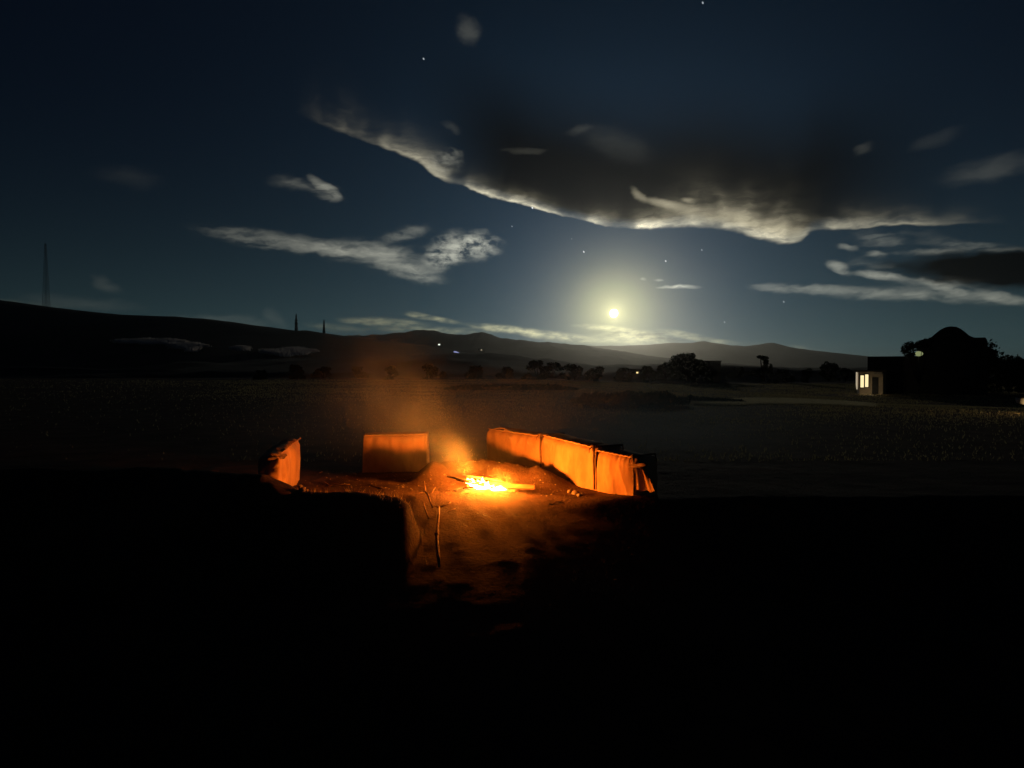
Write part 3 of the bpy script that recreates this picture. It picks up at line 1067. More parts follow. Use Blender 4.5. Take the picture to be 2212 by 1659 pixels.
lo_.location = (0, 0.0, 0.32)


# ------------------------------------------------------------------ covered bales round the fire
def bale(A, B, HA, HB, depth, label, seed, cord_ends=(), nl=44, flareA=0.0, flareB=0.0, ragged=False, group='cloth-covered bales round the fire'):
    """front face runs A -> B (its lit side looks at the fire), body lies behind it"""
    A, B = Vector((*A, 0)), Vector((*B, 0))
    d = (B - A)
    L = d.length
    d.normalize()
    nrm = Vector((d.y, -d.x, 0))
    if nrm.dot(FIRE - (A + B) / 2) < 0:
        nrm = -nrm
    mid = (A + B) / 2
    root = empty('covered_bale', (mid.x, mid.y, GZ(mid.x, mid.y)))
    sec = []
    nv, nt = 16, 9
    for k in range(nv):
        sec.append((0.0, k / (nv - 1.0), 0))
    for k in range(1, nt):
        sec.append((k / nt, 1.0, 1))
    for k in range(nv):
        sec.append((1.0, 1 - k / (nv - 1.0), 2))
    V = []
    ns = len(sec)
    for i in range(nl):
        u = i / (nl - 1.0)
        H = HA + (HB - HA) * u
        for (dd, hh, side) in sec:
            # round the shoulders and tuck the ends in
            edge = max(0.0, 1 - min(u, 1 - u) * L / 0.07)
            bulge = 0.03 * math.sin(math.pi * u) * math.sin(math.pi * min(1, hh))
            y_in = dd * depth
            z = hh * H
            cz = max(0.0, (hh - 0.86) / 0.14)
            y_in += (0.05 * cz * cz) * (1 if dd < 0.5 else -1) if side != 1 else 0.05 * (1 - 2 * dd)
            if side == 1:
                z += 0.02 * math.sin(math.pi * dd) - 0.015 * abs(2 * dd - 1) ** 6
            f = fbm(np.array([u * L * 4 + seed * 7]), np.array([hh * 1.6 + dd * 2 + seed]), 4)[0]
            g = fbm(np.array([u * L * 11 + seed * 3]), np.array([hh * 1.2 + dd + seed * 5]), 3)[0]
            off = 0.030 * f + 0.022 * g * (0.35 + 0.65 * hh)
            off += 0.014 * max(0.0, 0.22 - abs(fbm(np.array([u * L * 3.2 + seed * 2.7 + 0.35 * hh]), np.array([hh * 0.7 + seed * 0.9]), 3)[0])) / 0.22
            z += 0.016 * fbm(np.array([u * L * 6 + seed]), np.array([seed * 1.3]), 3)[0] * hh
            pin = 0.014 * edge ** 2
            along = u * L
            fl = (1 - hh) ** 1.4
            if u < 0.5:
                along += pin * (0.5 + hh) - flareA * fl * max(0, 1 - u / 0.25)
            else:
                along -= pin * (0.5 + hh) - flareB * fl * max(0, 1 - (1 - u) / 0.25)
            if ragged and u < 0.3:
                along += 0.06 * fbm(np.array([hh * 9 + seed]), np.array([1.0]), 3)[0]
            pos = A + d * along + nrm * (bulge + off - y_in - pin * 0.5 * (1 - 2 * dd)) + Vector((0, 0, z - 0.04 * (hh < 0.01)))
            V.append(pos - Vector((mid.x, mid.y, 0)))
    F = grid_faces(ns, nl)
    F = [f[::-1] for f in F]
    # end panels
    for e, i in ((0, 0), (1, nl - 1)):
        ring = [i * ns + k for k in range(ns)]
        c = sum((V[k] for k in ring), Vector()) / ns
        V.append(c)
        ci = len(V) - 1
        for k in range(ns):
            k2 = (k + 1) % ns
            F.append((ring[k], ring[k2], ci) if e == 0 else (ring[k2], ring[k], ci))
    mesh_obj('cover', V, F, MATS['canvas'], root, True)

    def loc(u, dd, hh, out=0.012):
        H = HA + (HB - HA) * u
        return A + d * (u * L) + nrm * (out - dd * (depth + 2 * out)) + Vector((0, 0, hh * H + (out if hh > 0.95 else 0))) - Vector((mid.x, mid.y, 0))
    # top hem
    tubes('hem', [([loc(0.02 + 0.96 * k / 24, 0.035, 1.0, 0.002 + 0.006 * math.sin(k * 2.3 + seed)) for k in range(25)], [0.011] * 25)], MATS['canvas'], root, 6)
    for cu in cord_ends:
        pts = [loc(cu, 0, -0.02), loc(cu + .004, 0, .3, .016), loc(cu - .004, 0, .7, .02), loc(cu, 0, .97, .016), loc(cu, .03, 1.02), loc(cu, .97, 1.02), loc(cu, 1, .9), loc(cu, 1, -.02)]
        tc = tubes('tie_cord', [(pts, [0.013] * len(pts))], MATS['cord'], root, 6)
        k0 = loc(cu, 0.0, 1.0, 0.03)
        tubes('knot', [([k0 + Vector((-.03, 0, 0)), k0, k0 + Vector((.03, 0, .012))], [.008, .024, .008]),
                       ([k0, k0 + nrm * .03 + Vector((.02, 0, -.05)), k0 + nrm * .02 + Vector((.035, 0, -.10))], [.009, .007, .004]),
                       ([k0, k0 + nrm * .03 + Vector((-.025, 0, -.04)), k0 + nrm * .02 + Vector((-.03, 0, -.08))], [.009, .007, .004])], MATS['cord'], tc, 6)
    return tag(root, label, 'bale', group), loc, d, nrm, mid


bale_left = bale((-2.70, 7.85), (-2.93, 9.40), 0.50, 0.55, 0.26, 'cloth-covered bale standing end-on, farthest from its neighbours, with a torn ragged end', 3, (), 44, 0.24, -0.06, True)
bale_mid = bale((-2.22, 10.03), (-1.25, 10.05), 0.54, 0.555, 0.42, 'single cloth-covered bale with a gap on both sides, behind the smoke', 5, ())
bale_r1 = bale((-0.40, 10.80), (0.432, 9.635), 0.56, 0.55, 0.42, 'cloth-covered bale at the far end of the joined row, loose strip along its top', 8, (0.985,))
bale_r2 = bale((0.425, 9.64), (1.045, 8.425), 0.55, 0.50, 0.42, 'middle cloth-covered bale of the joined row, tied at both ends', 13, (0.985,))
bale_r3 = bale((1.04, 8.43), (1.47, 7.95), 0.50, 0.46, 0.40, 'short cloth-covered bale at the near end of the joined row, end flap hanging', 17, (0.94,))


def local_mesh(name, parent, V, F, mat):
    return mesh_obj(name, [Vector(v) - parent.location for v in V], F, MATS[mat], parent, True)


# hanging flap on the last bale
d3 = bale_r3[2]
V = []
for i in range(10):
    u = i / 9.0
    for j in range(10):
        h = j / 9.0
        wdt = 0.07 + 0.16 * (1 - h) ** 0.9
        p0 = Vector((1.47, 7.95, 0)) + d3 * (0.0 + u * wdt) + bale_r3[3] * (0.02 + 0.02 * math.sin(u * 9 + h) - 0.05 * u)
        V.append((p0.x, p0.y, 0.10 + h * (0.335 - 0.07 * u) + 0.01 * math.sin(u * 14)))
nV = len(V)
V += [(a - bale_r3[3].x * .02, b - bale_r3[3].y * .02, c) for a, b, c in V]
F = grid_faces(10, 10) + [tuple(k + nV for k in reversed(f)) for f in grid_faces(10, 10)]
edge_ix = [j for j in range(10)] + [10 * i + 9 for i in range(1, 10)] + [90 + j for j in range(8, -1, -1)] + [10 * i for i in range(8, 0, -1)]
for a, b in zip(edge_ix, edge_ix[1:] + edge_ix[:1]):
    F.append((a, b, b + nV, a + nV))
local_mesh('end_flap', bale_r3[0], V, F, 'canvas')
# loose strip on top of the first bale of the row
lc = bale_r1[1]
strip = [lc(0.14 + 0.30 * k / 10, 0.02, 1.0, 0.01) + Vector((0, 0, 0.035 * math.sin(math.pi * k / 10))) for k in range(11)]
tubes('loose_strip', [(strip, [0.006 + 0.004 * math.sin(k) ** 2 for k in range(11)])], MATS['canvas'], bale_r1[0], 6)

# stakes poking out of the bale ends
def stick(name, pts, rads, label, cat='stick', mat='bark', group=None, n=8):
    p0 = Vector(pts[0])
    o = tubes(name, [([Vector(q) - p0 for q in pts], rads)], MATS[mat], None, n, 0.12)
    o.location = p0
    return tag(o, label, cat, group)


a = at(1378, 1006, 7.92); b = at(1397, 1004, 7.80)
stick('stake', [a + (a - b) * 1.4, a, (a + b) / 2 + Vector((0, 0, .004)), b], [.026, .026, .024, .022], 'round stake poking out over the hanging flap of the last bale', 'stake')
a = at(592, 990, 7.85); b = at(577, 992, 7.70)
stick('stake', [a + (a - b) * 1.5, a, b], [.02, .02, .016], 'short stake poking out of the torn end of the lone bale', 'stake')
a = at(598, 982, 7.85); b = at(584, 981, 7.72)
stick('stake', [a + (a - b) * 1.5, a, b], [.015, .014, .010], 'thin upper stake at the torn end of the lone bale', 'stake')

# ------------------------------------------------------------------ the fire
def split_log(A, B, r, label, seed, mat='split_wood'):
    A, B = Vector(A), Vector(B)
    d = (B - A).normalized()
    u = d.cross(Vector((0, 0, 1))).normalized()
    w = u.cross(d)
    rs_ = np.random.RandomState(seed)
    cs = [(-1.0, -.45), (-.5, -.85), (.45, -.9), (1.0, -.35), (.55, .35), (.05, .95), (-.55, .45)]
    n = 9
    V, F = [], []
    for i in range(n):
        f = i / (n - 1.0)
        k = 1 - 0.12 * abs(2 * f - 1)
        for (a, b) in cs:
            j = 1 + 0.12 * (rs_.rand() - .5)
            V.append(d * ((B - A).length * f) + (u * a + w * b) * r * k * j)
    m_ = len(cs)
    for i in range(n - 1):
        for k in range(m_):
            k2 = (k + 1) % m_
            F.append((i * m_ + k, i * m_ + k2, (i + 1) * m_ + k2, (i + 1) * m_ + k))
    F.append(tuple(range(m_ - 1, -1, -1)))
    F.append(tuple((n - 1) * m_ + k for k in range(m_)))
    o = mesh_obj('split_log', V, F, MATS[mat])
    o.location = A
    return tag(o, label, 'log')


split_log(at(1035, 1046, 8.46), at(1155, 1053, 8.26), 0.036, 'thick split log sticking out of the fire on the stake-end side', 4)
split_log(at(1010, 1050, 8.50), at(1112, 1060, 8.34), 0.030, 'split log lying in the middle of the flames', 5)
fs = [((966, 1029), (1075, 1052), .013, 8.50, 8.36, 'long thin stick with its tip reaching out of the flames towards the smoke'),
      ((985, 1036), (1080, 1058), .012, 8.44, 8.30, 'thin stick lying just below the long tip stick in the fire'),
      ((1000, 1026), (1110, 1046), .014, 8.60, 8.42, 'stick across the back of the fire'),
      ((1020, 1064), (1125, 1049), .013, 8.30, 8.40, 'stick across the front of the fire'),
      ((1000, 1055), (1098, 1040), .012, 8.36, 8.52, 'stick crossing through the middle of the fire'),
      ((1060, 1040), (1130, 1056), .011, 8.52, 8.30, 'short stick beside the thick split log')]
for i, (p0, p1, r, ya, yb, lab) in enumerate(fs):
    a, b = at(*p0, ya), at(*p1, yb)
    mid = (a + b) / 2 + Vector((0.01 * (i % 3 - 1), 0, 0.008))
    stick('firewood_stick', [a, a * .6 + b * .4, mid, b], [r * .7, r, r * 1.05, r * .85], lab, 'stick', 'bark')

# ash bed
n = 20
V = [(0, 0, 0.035)]
for ring in range(1, 5):
    for k in range(n):
        q = 6.283 * k / n
        rr = ring / 4.0
        V.append((math.cos(q) * rr * 0.48 * (1 + .12 * math.sin(3 * q)), math.sin(q) * rr * 0.30, 0.035 * (1 - rr ** 2) - (0.03 if ring == 4 else 0) + 0.008 * random.random()))
F = [(0, 1 + k, 1 + (k + 1) % n) for k in range(n)]
for ring in range(3):
    for k in range(n):
        a_, b_ = 1 + ring * n + k, 1 + ring * n + (k + 1) % n
        F.append((a_, a_ + n, b_ + n, b_))
ashb = mesh_obj('ash_bed', V, F, MATS['ash'], None, True)
ashb.location = (FIRE.x, FIRE.y, GZ(FIRE.x, FIRE.y))
tag(ashb, 'low grey bed of ash under the burning sticks', 'ash', None, 'stuff')

# flames: thin glowing sheets that add up to white in the middle
mf = bpy.data.materials.new('flame')
mf.use_nodes = True
T = NT(mf.node_tree)
T.n.clear()
oc = T.new('ShaderNodeTexCoord').outputs['Object']
hgt = T.sep(oc)[2]
nz = T.noise(T.v('MULTIPLY', oc, (14, 14, 6)), 1.0, 3, 0.6)
em = T.new('ShaderNodeEmission')
T.put(em.inputs[0], T.mix(T.mr(hgt, 0.0, 0.16), (1.0, 0.50, 0.10, 1), (1.0, 0.36, 0.04, 1)))
T.put(em.inputs[1], T.m('MULTIPLY', T.mr(nz, 0.3, 0.6, 0.95, 1.2), 24.0))
tr = T.new('ShaderNodeBsdfTransparent')
ad = T.new('ShaderNodeAddShader')
T.l.new(em.outputs[0], ad.inputs[0])
T.l.new(tr.outputs[0], ad.inputs[1])
o_ = T.new('ShaderNodeOutputMaterial')
T.l.new(ad.outputs[0], o_.inputs[0])
mf.cycles.emission_sampling = 'NONE'

fire = empty('fire', (FIRE.x, FIRE.y, GZ(FIRE.x, FIRE.y)))
tag(fire, 'bright white-yellow flames over the burning sticks', 'fire')


def flame(px, py, Y_, wid, h, lean, seed):
    b = at(px, py, Y_) - fire.location
    rs_ = np.random.RandomState(seed)
    n, m_ = 12, 11
    V, F = [], []
    for j in range(m_):
        v = j / (m_ - 1.0)
        r = wid * (math.sin(math.pi * min(1, 0.18 + v * 0.82)) ** 0.8) * (1 - v) ** 0.25 if v < 1 else 0.0
        cx = lean * v * v * h + 0.012 * math.sin(5 * v + seed)
        cyy = 0.01 * math.cos(4 * v + seed * 2)
        for k in range(n):
            q = 6.283 * k / n
            rr = max(r, 0.001) * (1 + 0.22 * math.sin(3 * q + seed + 4 * v))
            V.append(b + Vector((cx + math.cos(q) * rr, cyy + math.sin(q) * rr * 0.7, v * h)))
    F = grid_faces(n, m_, True)
    F.append(tuple(range(n - 1, -1, -1)))
    F.append(tuple((m_ - 1) * n + k for k in range(n)))
    return mesh_obj('flame', V, F, mf, fire, True)


fl = [(1012, 1052, .060, .11, -.3), (1024, 1058, .075, .15, -.2), (1036, 1060, .080, .16, -.1), (1048, 1062, .085, .15, 0), (1060, 1064, .085, .13, .1), (1072, 1064, .080, .11, .1),
      (1084, 1062, .080, .10, .1), (1096, 1060, .050, .055, .2), (1090, 1058, .07, .08, 0), (1014, 1046, .06, .12, -.3), (1002, 1043, .045, .09, -.4), (1018, 1050, .05, .13, -.4), (1030, 1054, .055, .17, 0), (1042, 1052, .04, .20, .05),
      (1054, 1056, .05, .15, .2), (1068, 1058, .055, .10, .1), (1004, 1046, .035, .08, -.5), (1036, 1064, .06, .08, 0), (1056, 1067, .06, .07, 0), (1076, 1066, .05, .06, 0)]
for i, (a, b, w_, h_, ln) in enumerate(fl):
    a = 1048 + (a - 1048) * 0.80
    flame(a, b - 1, 8.42 - 0.0024 * (a - 1040) + 0.05 * math.sin(i * 2.1), w_ * 0.76, h_ * 0.60, ln, i)
for (px, py, yl, e, sz) in ((1030, 1035, 8.42, 29.0, 0.06), (1070, 1046, 8.40, 8.0, 0.05), (1078, 1050, 8.12, 12.0, 0.06)):
    l = bpy.data.lights.new('fire_light', 'POINT')
    l.energy = e * 7.3
    l.color = (1.0, 0.200, 0.013)
    l.shadow_soft_size = sz
    o = bpy.data.objects.new('fire_light', l)
    COL.objects.link(o)
    o.parent = fire
    o.location = at(px, py, yl) - fire.location + Vector((0, 0, 0.06))

# ------------------------------------------------------------------ roots, twigs, pebbles
def root_branch(specs, label, name='branch'):
    p0 = Vector(specs[0][0][0])
    o = tubes(name, [([Vector(q) - p0 for q in pts], rads) for pts, rads in specs], MATS['root_wood'], None, 7, 0.15)
    o.location = p0
    return tag(o, label, 'branch')


def ground_hit(px, py):
    y = 3.0
    while y < 60:
        p_ = at(px, py, y)
        if GZ(p_.x, y) >= p_.z:
            return p_
        y += 0.02
    return p_


def lay(specs, lift=0.05):
    out = []
    for pts, rads in specs:
        out.append(([ground_hit(*q[:2]) + Vector((0, 0, lift + (q[2] if len(q) > 2 else 0))) for q in pts], rads))
    return out


root_branch(lay([([(949, 1236), (947, 1215), (944, 1180), (945, 1150), (948, 1125), (949, 1106)], [.012, .016, .015, .014, .012, .010]),
                 ([(944, 1168), (939, 1160)], [.018, .010]),
                 ([(949, 1106), (960, 1102), (968, 1099), (974, 1094)], [.010, .008, .007, .004]),
                 ([(949, 1106), (939, 1103)], [.009, .005])]), 'long pale branch with a forked end lying down the gully')
root_branch(lay([([(934, 1106), (929, 1092), (926, 1080), (920, 1072), (916, 1068)], [.006, .010, .010, .010, .008]),
                 ([(920, 1072), (908, 1074), (898, 1076)], [.007, .005, .003]),
                 ([(919, 1070, 0), (918, 1066, .04), (917, 1064, .09)], [.008, .007, .004]),
                 ([(928, 1080, 0), (936, 1074, .03), (941, 1070, .05)], [.006, .004, .002])]), 'short forked branch on top of the bank')
root_branch(lay([([(916, 1096), (917, 1106), (921, 1118), (926, 1130)], [.005, .008, .008, .005])]), 'thin curved root hanging down the bank edge')
tw = [((700, 1041), (716, 1050)), ((722, 1047), (756, 1048)), ((800, 1048), (830, 1056)), ((690, 1022), (697, 1020)), ((1185, 1090), (1212, 1084)), ((968, 1108), (984, 1100))]
tl = ['short twig pointing at the crossing twig on the flat ground', 'straight pale twig lying on the flat ground behind the bank', 'twig lying close to the bank crest', 'tiny twig near the lone bale',
      'twig near the cluster of pebbles', 'twig beside the forked end of the long branch']


for i, ((a, b), lab) in enumerate(zip(tw, tl)):
    pa, pb = ground_hit(*a), ground_hit(*b)
    if (pb - pa).length > 0.6:
        pb = pa + (pb - pa).normalized() * 0.35
    n_ = 5
    pts = []
    for k in range(n_):
        q = pa.lerp(pb, k / (n_ - 1.0))
        pts.append(Vector((q.x, q.y, GZ(q.x, q.y) + 0.006 + 0.004 * math.sin(k * 1.7 + i))))
    stick('twig', pts, [.003, .005, .005, .005, .003], lab, 'twig', 'root_wood', None, 6)


def pebble(px, py, r, label, seed, group):
    p_ = ground_hit(px, py)
    bm = bmesh.new()
    bmesh.ops.create_icosphere(bm, subdivisions=2, radius=r)
    rs_ = np.random.RandomState(seed)
    for v in bm.verts:
        k = 1 + 0.25 * fbm(np.array([v.co.x / r * 1.3 + seed]), np.array([v.co.y / r * 1.3 + v.co.z / r]), 2)[0]
        v.co = Vector((v.co.x * 1.15 * k, v.co.y * k, v.co.z * 0.8 * k))
    o = bm_obj('pebble', bm, MATS['pebble'], None, True)
    o.location = (p_.x, p_.y, GZ(p_.x, p_.y) + r * 0.35)
    o.rotation_euler = (0, 0, seed)
    return tag(o, label, 'pebble', group)


g1, g2 = 'pebbles on the bank crest by the lone bale', 'pebbles right of the fire'
for i, (c, r, s) in enumerate(((649, 1052, .026), (652, 1062, .030), (657, 1056, .018), (664, 1060, .016), (668, 1064, .018))):
    pebble(c, r, s, 'small pale pebble in the cluster on the bank crest near the lone bale', i + 1, g1)
for i, (c, r, s) in enumerate(((1231, 1064, .035), (1243, 1068, .042), (1252, 1072, .030), (1258, 1070, .026))):
    pebble(c, r, s, 'small pale pebble in the cluster between the fire and the joined row of bales', i + 20, g2)

# ------------------------------------------------------------------ dry grass
mg = MATS['dry_grass']
T = NT(mg.node_tree)
pb = [n for n in T.n if n.type == 'BSDF_PRINCIPLED'][0]
tl_ = T.new('ShaderNodeBsdfTranslucent')
tl_.inputs[0].default_value = (0.50, 0.41, 0.20, 1)
mx = T.new('ShaderNodeMixShader')
mx.inputs[0].default_value = 0.6
T.l.new(pb.outputs[0], mx.inputs[1])
T.l.new(tl_.outputs[0], mx.inputs[2])
T.l.new(mx.outputs[0], [n for n in T.n if n.type == 'OUTPUT_MATERIAL'][0].inputs[0])
rs = np.random.RandomState(21)
N = 330000
gy = 11.2 + (rs.rand(N) ** 1.8) * 95
gx = (rs.rand(N) - 0.5) * 2 * (2.5 + gy * 0.78)
keep = rs.rand(N) < 0.30 + 0.70 * sstep(-0.45, 0.35, fbm(gx * 0.35, gy * 0.35, 4))
keep &= rs.rand(N) < sstep(12.0, 42.0, gy) * 0.95 + 0.05
keep &= rs.rand(N) < 0.06 + 0.94 * sstep(-0.60, 0.02, gx / gy + 0.10 * fbm(gx * 0.06, gy * 0.06, 3))
gx, gy = gx[keep], gy[keep]
N = len(gx)
gz_ = ground_z(gx, gy)
hh = (0.022 + 0.045 * rs.rand(N)) * (0.7 + 0.6 * (fbm(gx * 0.3, gy * 0.3, 3) + .5))
aa = rs.rand(N) * 6.283
hh = hh * (1 + np.clip(gy - 25, 0, 80) * 0.012)
wv = 0.003 + 0.004 * rs.rand(N) + 0.0006 * gy
lx_, ly_ = (rs.rand(N) - .5) * hh * 1.2, (rs.rand(N) - .5) * hh * 1.2
ca, sa = np.cos(aa) * wv, np.sin(aa) * wv
V = np.stack([np.stack([gx - ca, gy - sa, gz_ - 0.01], 1), np.stack([gx + ca, gy + sa, gz_ - 0.01], 1), np.stack([gx + lx_, gy + ly_, gz_ + hh], 1)], 1).reshape(-1, 3)
gr = mesh_obj('grass', V, np.arange(N * 3).reshape(-1, 3).tolist(), MATS['dry_grass'])
tag(gr, 'short dry grass over the open field behind the bales', 'grass', None, 'stuff')


def backlit(name, col, mixf):
    m = material(name, col, tuple(c * 0.7 for c in col), 0.8, 0.9)
    T_ = NT(m.node_tree)
    pb_ = [n for n in T_.n if n.type == 'BSDF_PRINCIPLED'][0]
    t_ = T_.new('ShaderNodeBsdfTranslucent')
    t_.inputs[0].default_value = (*col, 1)
    m_ = T_.new('ShaderNodeMixShader')
    m_.inputs[0].default_value = mixf
    T_.l.new(pb_.outputs[0], m_.inputs[1])
    T_.l.new(t_.outputs[0], m_.inputs[2])
    T_.l.new(m_.outputs[0], [n for n in T_.n if n.type == 'OUTPUT_MATERIAL'][0].inputs[0])
    return m


def blades(name, P, h, w, mat, seed):
    r_ = np.random.RandomState(seed)
    n_ = len(P)
    hh_ = h * (0.6 + 0.8 * r_.rand(n_))
    a_ = r_.normal(0, 0.9, n_)
    c_, s_ = np.cos(a_) * w, np.sin(a_) * w
    l1, l2 = (r_.rand(n_) - .5) * hh_ * 0.7, (r_.rand(n_) - .5) * hh_ * 0.7
    V_ = np.stack([np.stack([P[:, 0] - c_, P[:, 1] - s_, P[:, 2] - .02], 1), np.stack([P[:, 0] + c_, P[:, 1] + s_, P[:, 2] - .02], 1),
                   np.stack([P[:, 0] + l1, P[:, 1] + l2, P[:, 2] + hh_], 1)], 1).reshape(-1, 3)
    return mesh_obj(name, V_, np.arange(n_ * 3).reshape(-1, 3).tolist(), mat)


backlit('straw_grass', (0.80, 0.70, 0.44), 0.65)  # pale straw added so the track catches more moonlight
backlit('pale_crop', (0.80, 0.70, 0.66), 0.65)  # upright blades added so the clearings brighten in the moonlight
tv = np.array([v.co[:] for v in track.data.vertices])
r_ = np.random.RandomState(77)
ti = r_.randint(0, len(tv) - 6, 26000)
P_ = tv[ti] * (1 - r_.rand(26000, 1)) + tv[np.minimum(ti + 5, len(tv) - 1)] * r_.rand(26000, 1)
P_[:, 0] = tv[ti, 0] + r_.normal(0, 0.25, 26000)
P_[:, 1] = tv[ti, 1] + r_.normal(0, 0.35, 26000)
P_[:, 2] = ground_z(P_[:, 0], P_[:, 1])
tag(blades('grass', P_, 0.10, 0.020, MATS['straw_grass'], 5), 'pale straw added to brighten the track in front of the house', 'grass', None, 'stuff')
for k_, cl in enumerate([o for o in bpy.data.objects if o.name.startswith('clearing')]):
    cv = np.array([v.co[:] for v in cl.data.vertices])
    n_ = 2600
    i1, i2, i3 = (r_.randint(0, len(cv), n_) for _ in range(3))
    i1 = r_.randint(0, len(cv) - 27, n_)
    f1, f2 = r_.rand(n_, 1), r_.rand(n_, 1)
    P_ = cv[i1] * (1 - f1) + cv[np.minimum(i1 + 26, len(cv) - 1)] * f1
    P_[:, 0] += r_.normal(0, 2.0, n_)
    P_[:, 1] -= 1.0
    cr = blades('crop', P_, 1.9, 0.45, MATS['pale_crop'], 9 + k_)
    tag(cr, 'pale upright blades added to brighten a clearing on the dark slope below the masts', 'crop', None, 'stuff')

# clods, charcoal bits and gravel on the trampled floor; tufts along the bank
rs = np.random.RandomState(33)
bmi = bmesh.new()
bmesh.ops.create_icosphere(bmi, subdivisions=1, radius=1.0)
iv = np.array([v.co[:] for v in bmi.verts])
ifc = np.array([[v.index for v in f.verts] for f in bmi.faces])
bmi.free()
N = 900
px_ = rs.normal(-0.6, 1.3, N)
py_ = 8.0 + rs.rand(N) * 2.2
sz = 0.003 + 0.008 * rs.rand(N) ** 3
pz_ = ground_z(px_, py_)
V = (iv[None] * (sz[:, None, None] * (0.7 + 0.6 * rs.rand(N, len(iv), 1)) * np.array([1.2, 1.0, 0.75])) + np.stack([px_, py_, pz_ + sz * 0.35], 1)[:, None]).reshape(-1, 3)
F = (ifc[None] + (np.arange(N) * len(iv))[:, None, None]).reshape(-1, 3)
gv = mesh_obj('gravel', V, F.tolist(), MATS['pebble'])
tag(gv, 'fine gravel and clods scattered over the trampled ground by the fire', 'gravel', None, 'stuff')
N = 1100
tx_ = -1.9 + rs.rand(N) * 3.0
tx_ = np.where(fbm(tx_ * 1.6, tx_ * 0 + 2, 3) > -0.05, tx_, tx_ + 0.15)
ty_ = np.interp(tx_, _cx, _cy) + rs.normal(0.05, 0.16, N)
keep = ~((tx_ > -0.72) & (tx_ < 0.35))
tx_, ty_ = tx_[keep], ty_[keep]
N = len(tx_)
tz_ = ground_z(tx_, ty_)
th_ = (0.012 + 0.05 * rs.rand(N) ** 2.2)
aa = rs.rand(N) * 6.283
ca, sa = np.cos(aa) * 0.0028, np.sin(aa) * 0.0028
lx_, ly_ = (rs.rand(N) - .5) * th_ * 1.6, (rs.rand(N) - .5) * th_ * 1.6
V = np.stack([np.stack([tx_ - ca, ty_ - sa, tz_ - 0.01], 1), np.stack([tx_ + ca, ty_ + sa, tz_ - 0.01], 1), np.stack([tx_ + lx_, ty_ + ly_, tz_ + th_], 1)], 1).reshape(-1, 3)
tu = mesh_obj('grass', V, np.arange(N * 3).reshape(-1, 3).tolist(), MATS['dry_grass'])
tag(tu, 'sparse dry stubble along the top of the near bank', 'grass', None, 'stuff')

# ------------------------------------------------------------------ smoke lit by the fire
def volume_mat(name, build, color=(0.9, 0.86, 0.8), g=0.2):
    m = bpy.data.materials.new(name)
    m.use_nodes = True
    T = NT(m.node_tree)
    T.n.clear()
    pv = T.new('ShaderNodeVolumePrincipled')
    pv.inputs['Color'].default_value = (*color, 1)
    pv.inputs['Anisotropy'].default_value = g
    d = build(T) if build else None
    if d is not None:
        T.put(pv.inputs['Density'], d)
    o = T.new('ShaderNodeOutputMaterial')
    T.l.new(pv.outputs[0], o.inputs['Volume'])
    m.cycles.homogeneous_volume = build is None
    return m, pv


AX0 = FIRE + Vector((0.02, 0, 0.10))
AXD = Vector((-0.80, 0.34, 0.64)).normalized()
PL = 3.0


def plume_density(T):
    o = T.new('ShaderNodeTexCoord').outputs['Object']
    x, y, z = T.sep(o)
    wv = T.v('SUBTRACT', T.noise(T.v('MULTIPLY', o, (1.6, 1.6, 0.9)), 1.0, 2, 0.5, True), (0.5, 0.5, 0.5))
    o2 = T.v('MULTIPLY_ADD', wv, (0.34, 0.34, 0.15), o)
    x2, y2, _ = T.sep(o2)
    r = T.m('SQRT', T.m('ADD', T.m('MULTIPLY', x2, x2), T.m('MULTIPLY', y2, y2)))
    rad = T.m('MULTIPLY_ADD', T.m('MAXIMUM', z, 0.0), 0.27, 0.10)
    q = T.m('DIVIDE', r, rad)
    prof = T.m('EXPONENT', T.m('MULTIPLY', T.m('MULTIPLY', q, q), -1.6))
    nn = T.noise(T.v('MULTIPLY', o2, (2.6, 2.6, 1.5)), 1.0, 4, 0.6)
    tx = T.mr(nn, 0.36, 0.64, 0.12, 1.7, False)
    fade = T.m('MULTIPLY', T.mr(z, 0.12, 0.62), T.mr(z, PL * 0.98, PL * 0.35))
    return T.m('MULTIPLY', T.m('MULTIPLY', prof, fade), T.m('MULTIPLY', tx, T.mr(z, 0.0, 1.2, 1.15, 0.70)))


ms, _ = volume_mat('smoke_plume', plume_density, (0.74, 0.95, 1.0), 0.1)
V, F = [], []
n, m_ = 20, 8
for j in range(m_):
    z = -0.05 + (PL + 0.05) * j / (m_ - 1)
    r = 0.42 + 0.62 * max(z, 0)
    for k in range(n):
        V.append((r * math.cos(6.2832 * k / n), r * math.sin(6.2832 * k / n), z))
F = grid_faces(n, m_, True) + [tuple(range(n - 1, -1, -1)), tuple((m_ - 1) * n + k for k in range(n))]
sm = mesh_obj('smoke', V, F, ms)
sm.location = AX0
sm.rotation_euler = AXD.to_track_quat('Z', 'Y').to_euler()
tag(sm, 'orange-lit smoke plume drifting up and away from the fire', 'smoke', None, 'stuff')


def drift_density(T):
    o = T.new('ShaderNodeTexCoord').outputs['Object']
    wv = T.v('SUBTRACT', T.noise(o, 0.6, 3, 0.5, True), (0.5, 0.5, 0.5))
    q = T.v('LENGTH', T.v('DIVIDE', T.v('MULTIPLY_ADD', wv, (1.2, 1.2, 0.6), o), (6.5, 5.2, 1.25)), out=1)
    return T.m('MULTIPLY', T.mr(q, 1.0, 0.1), 0.10)


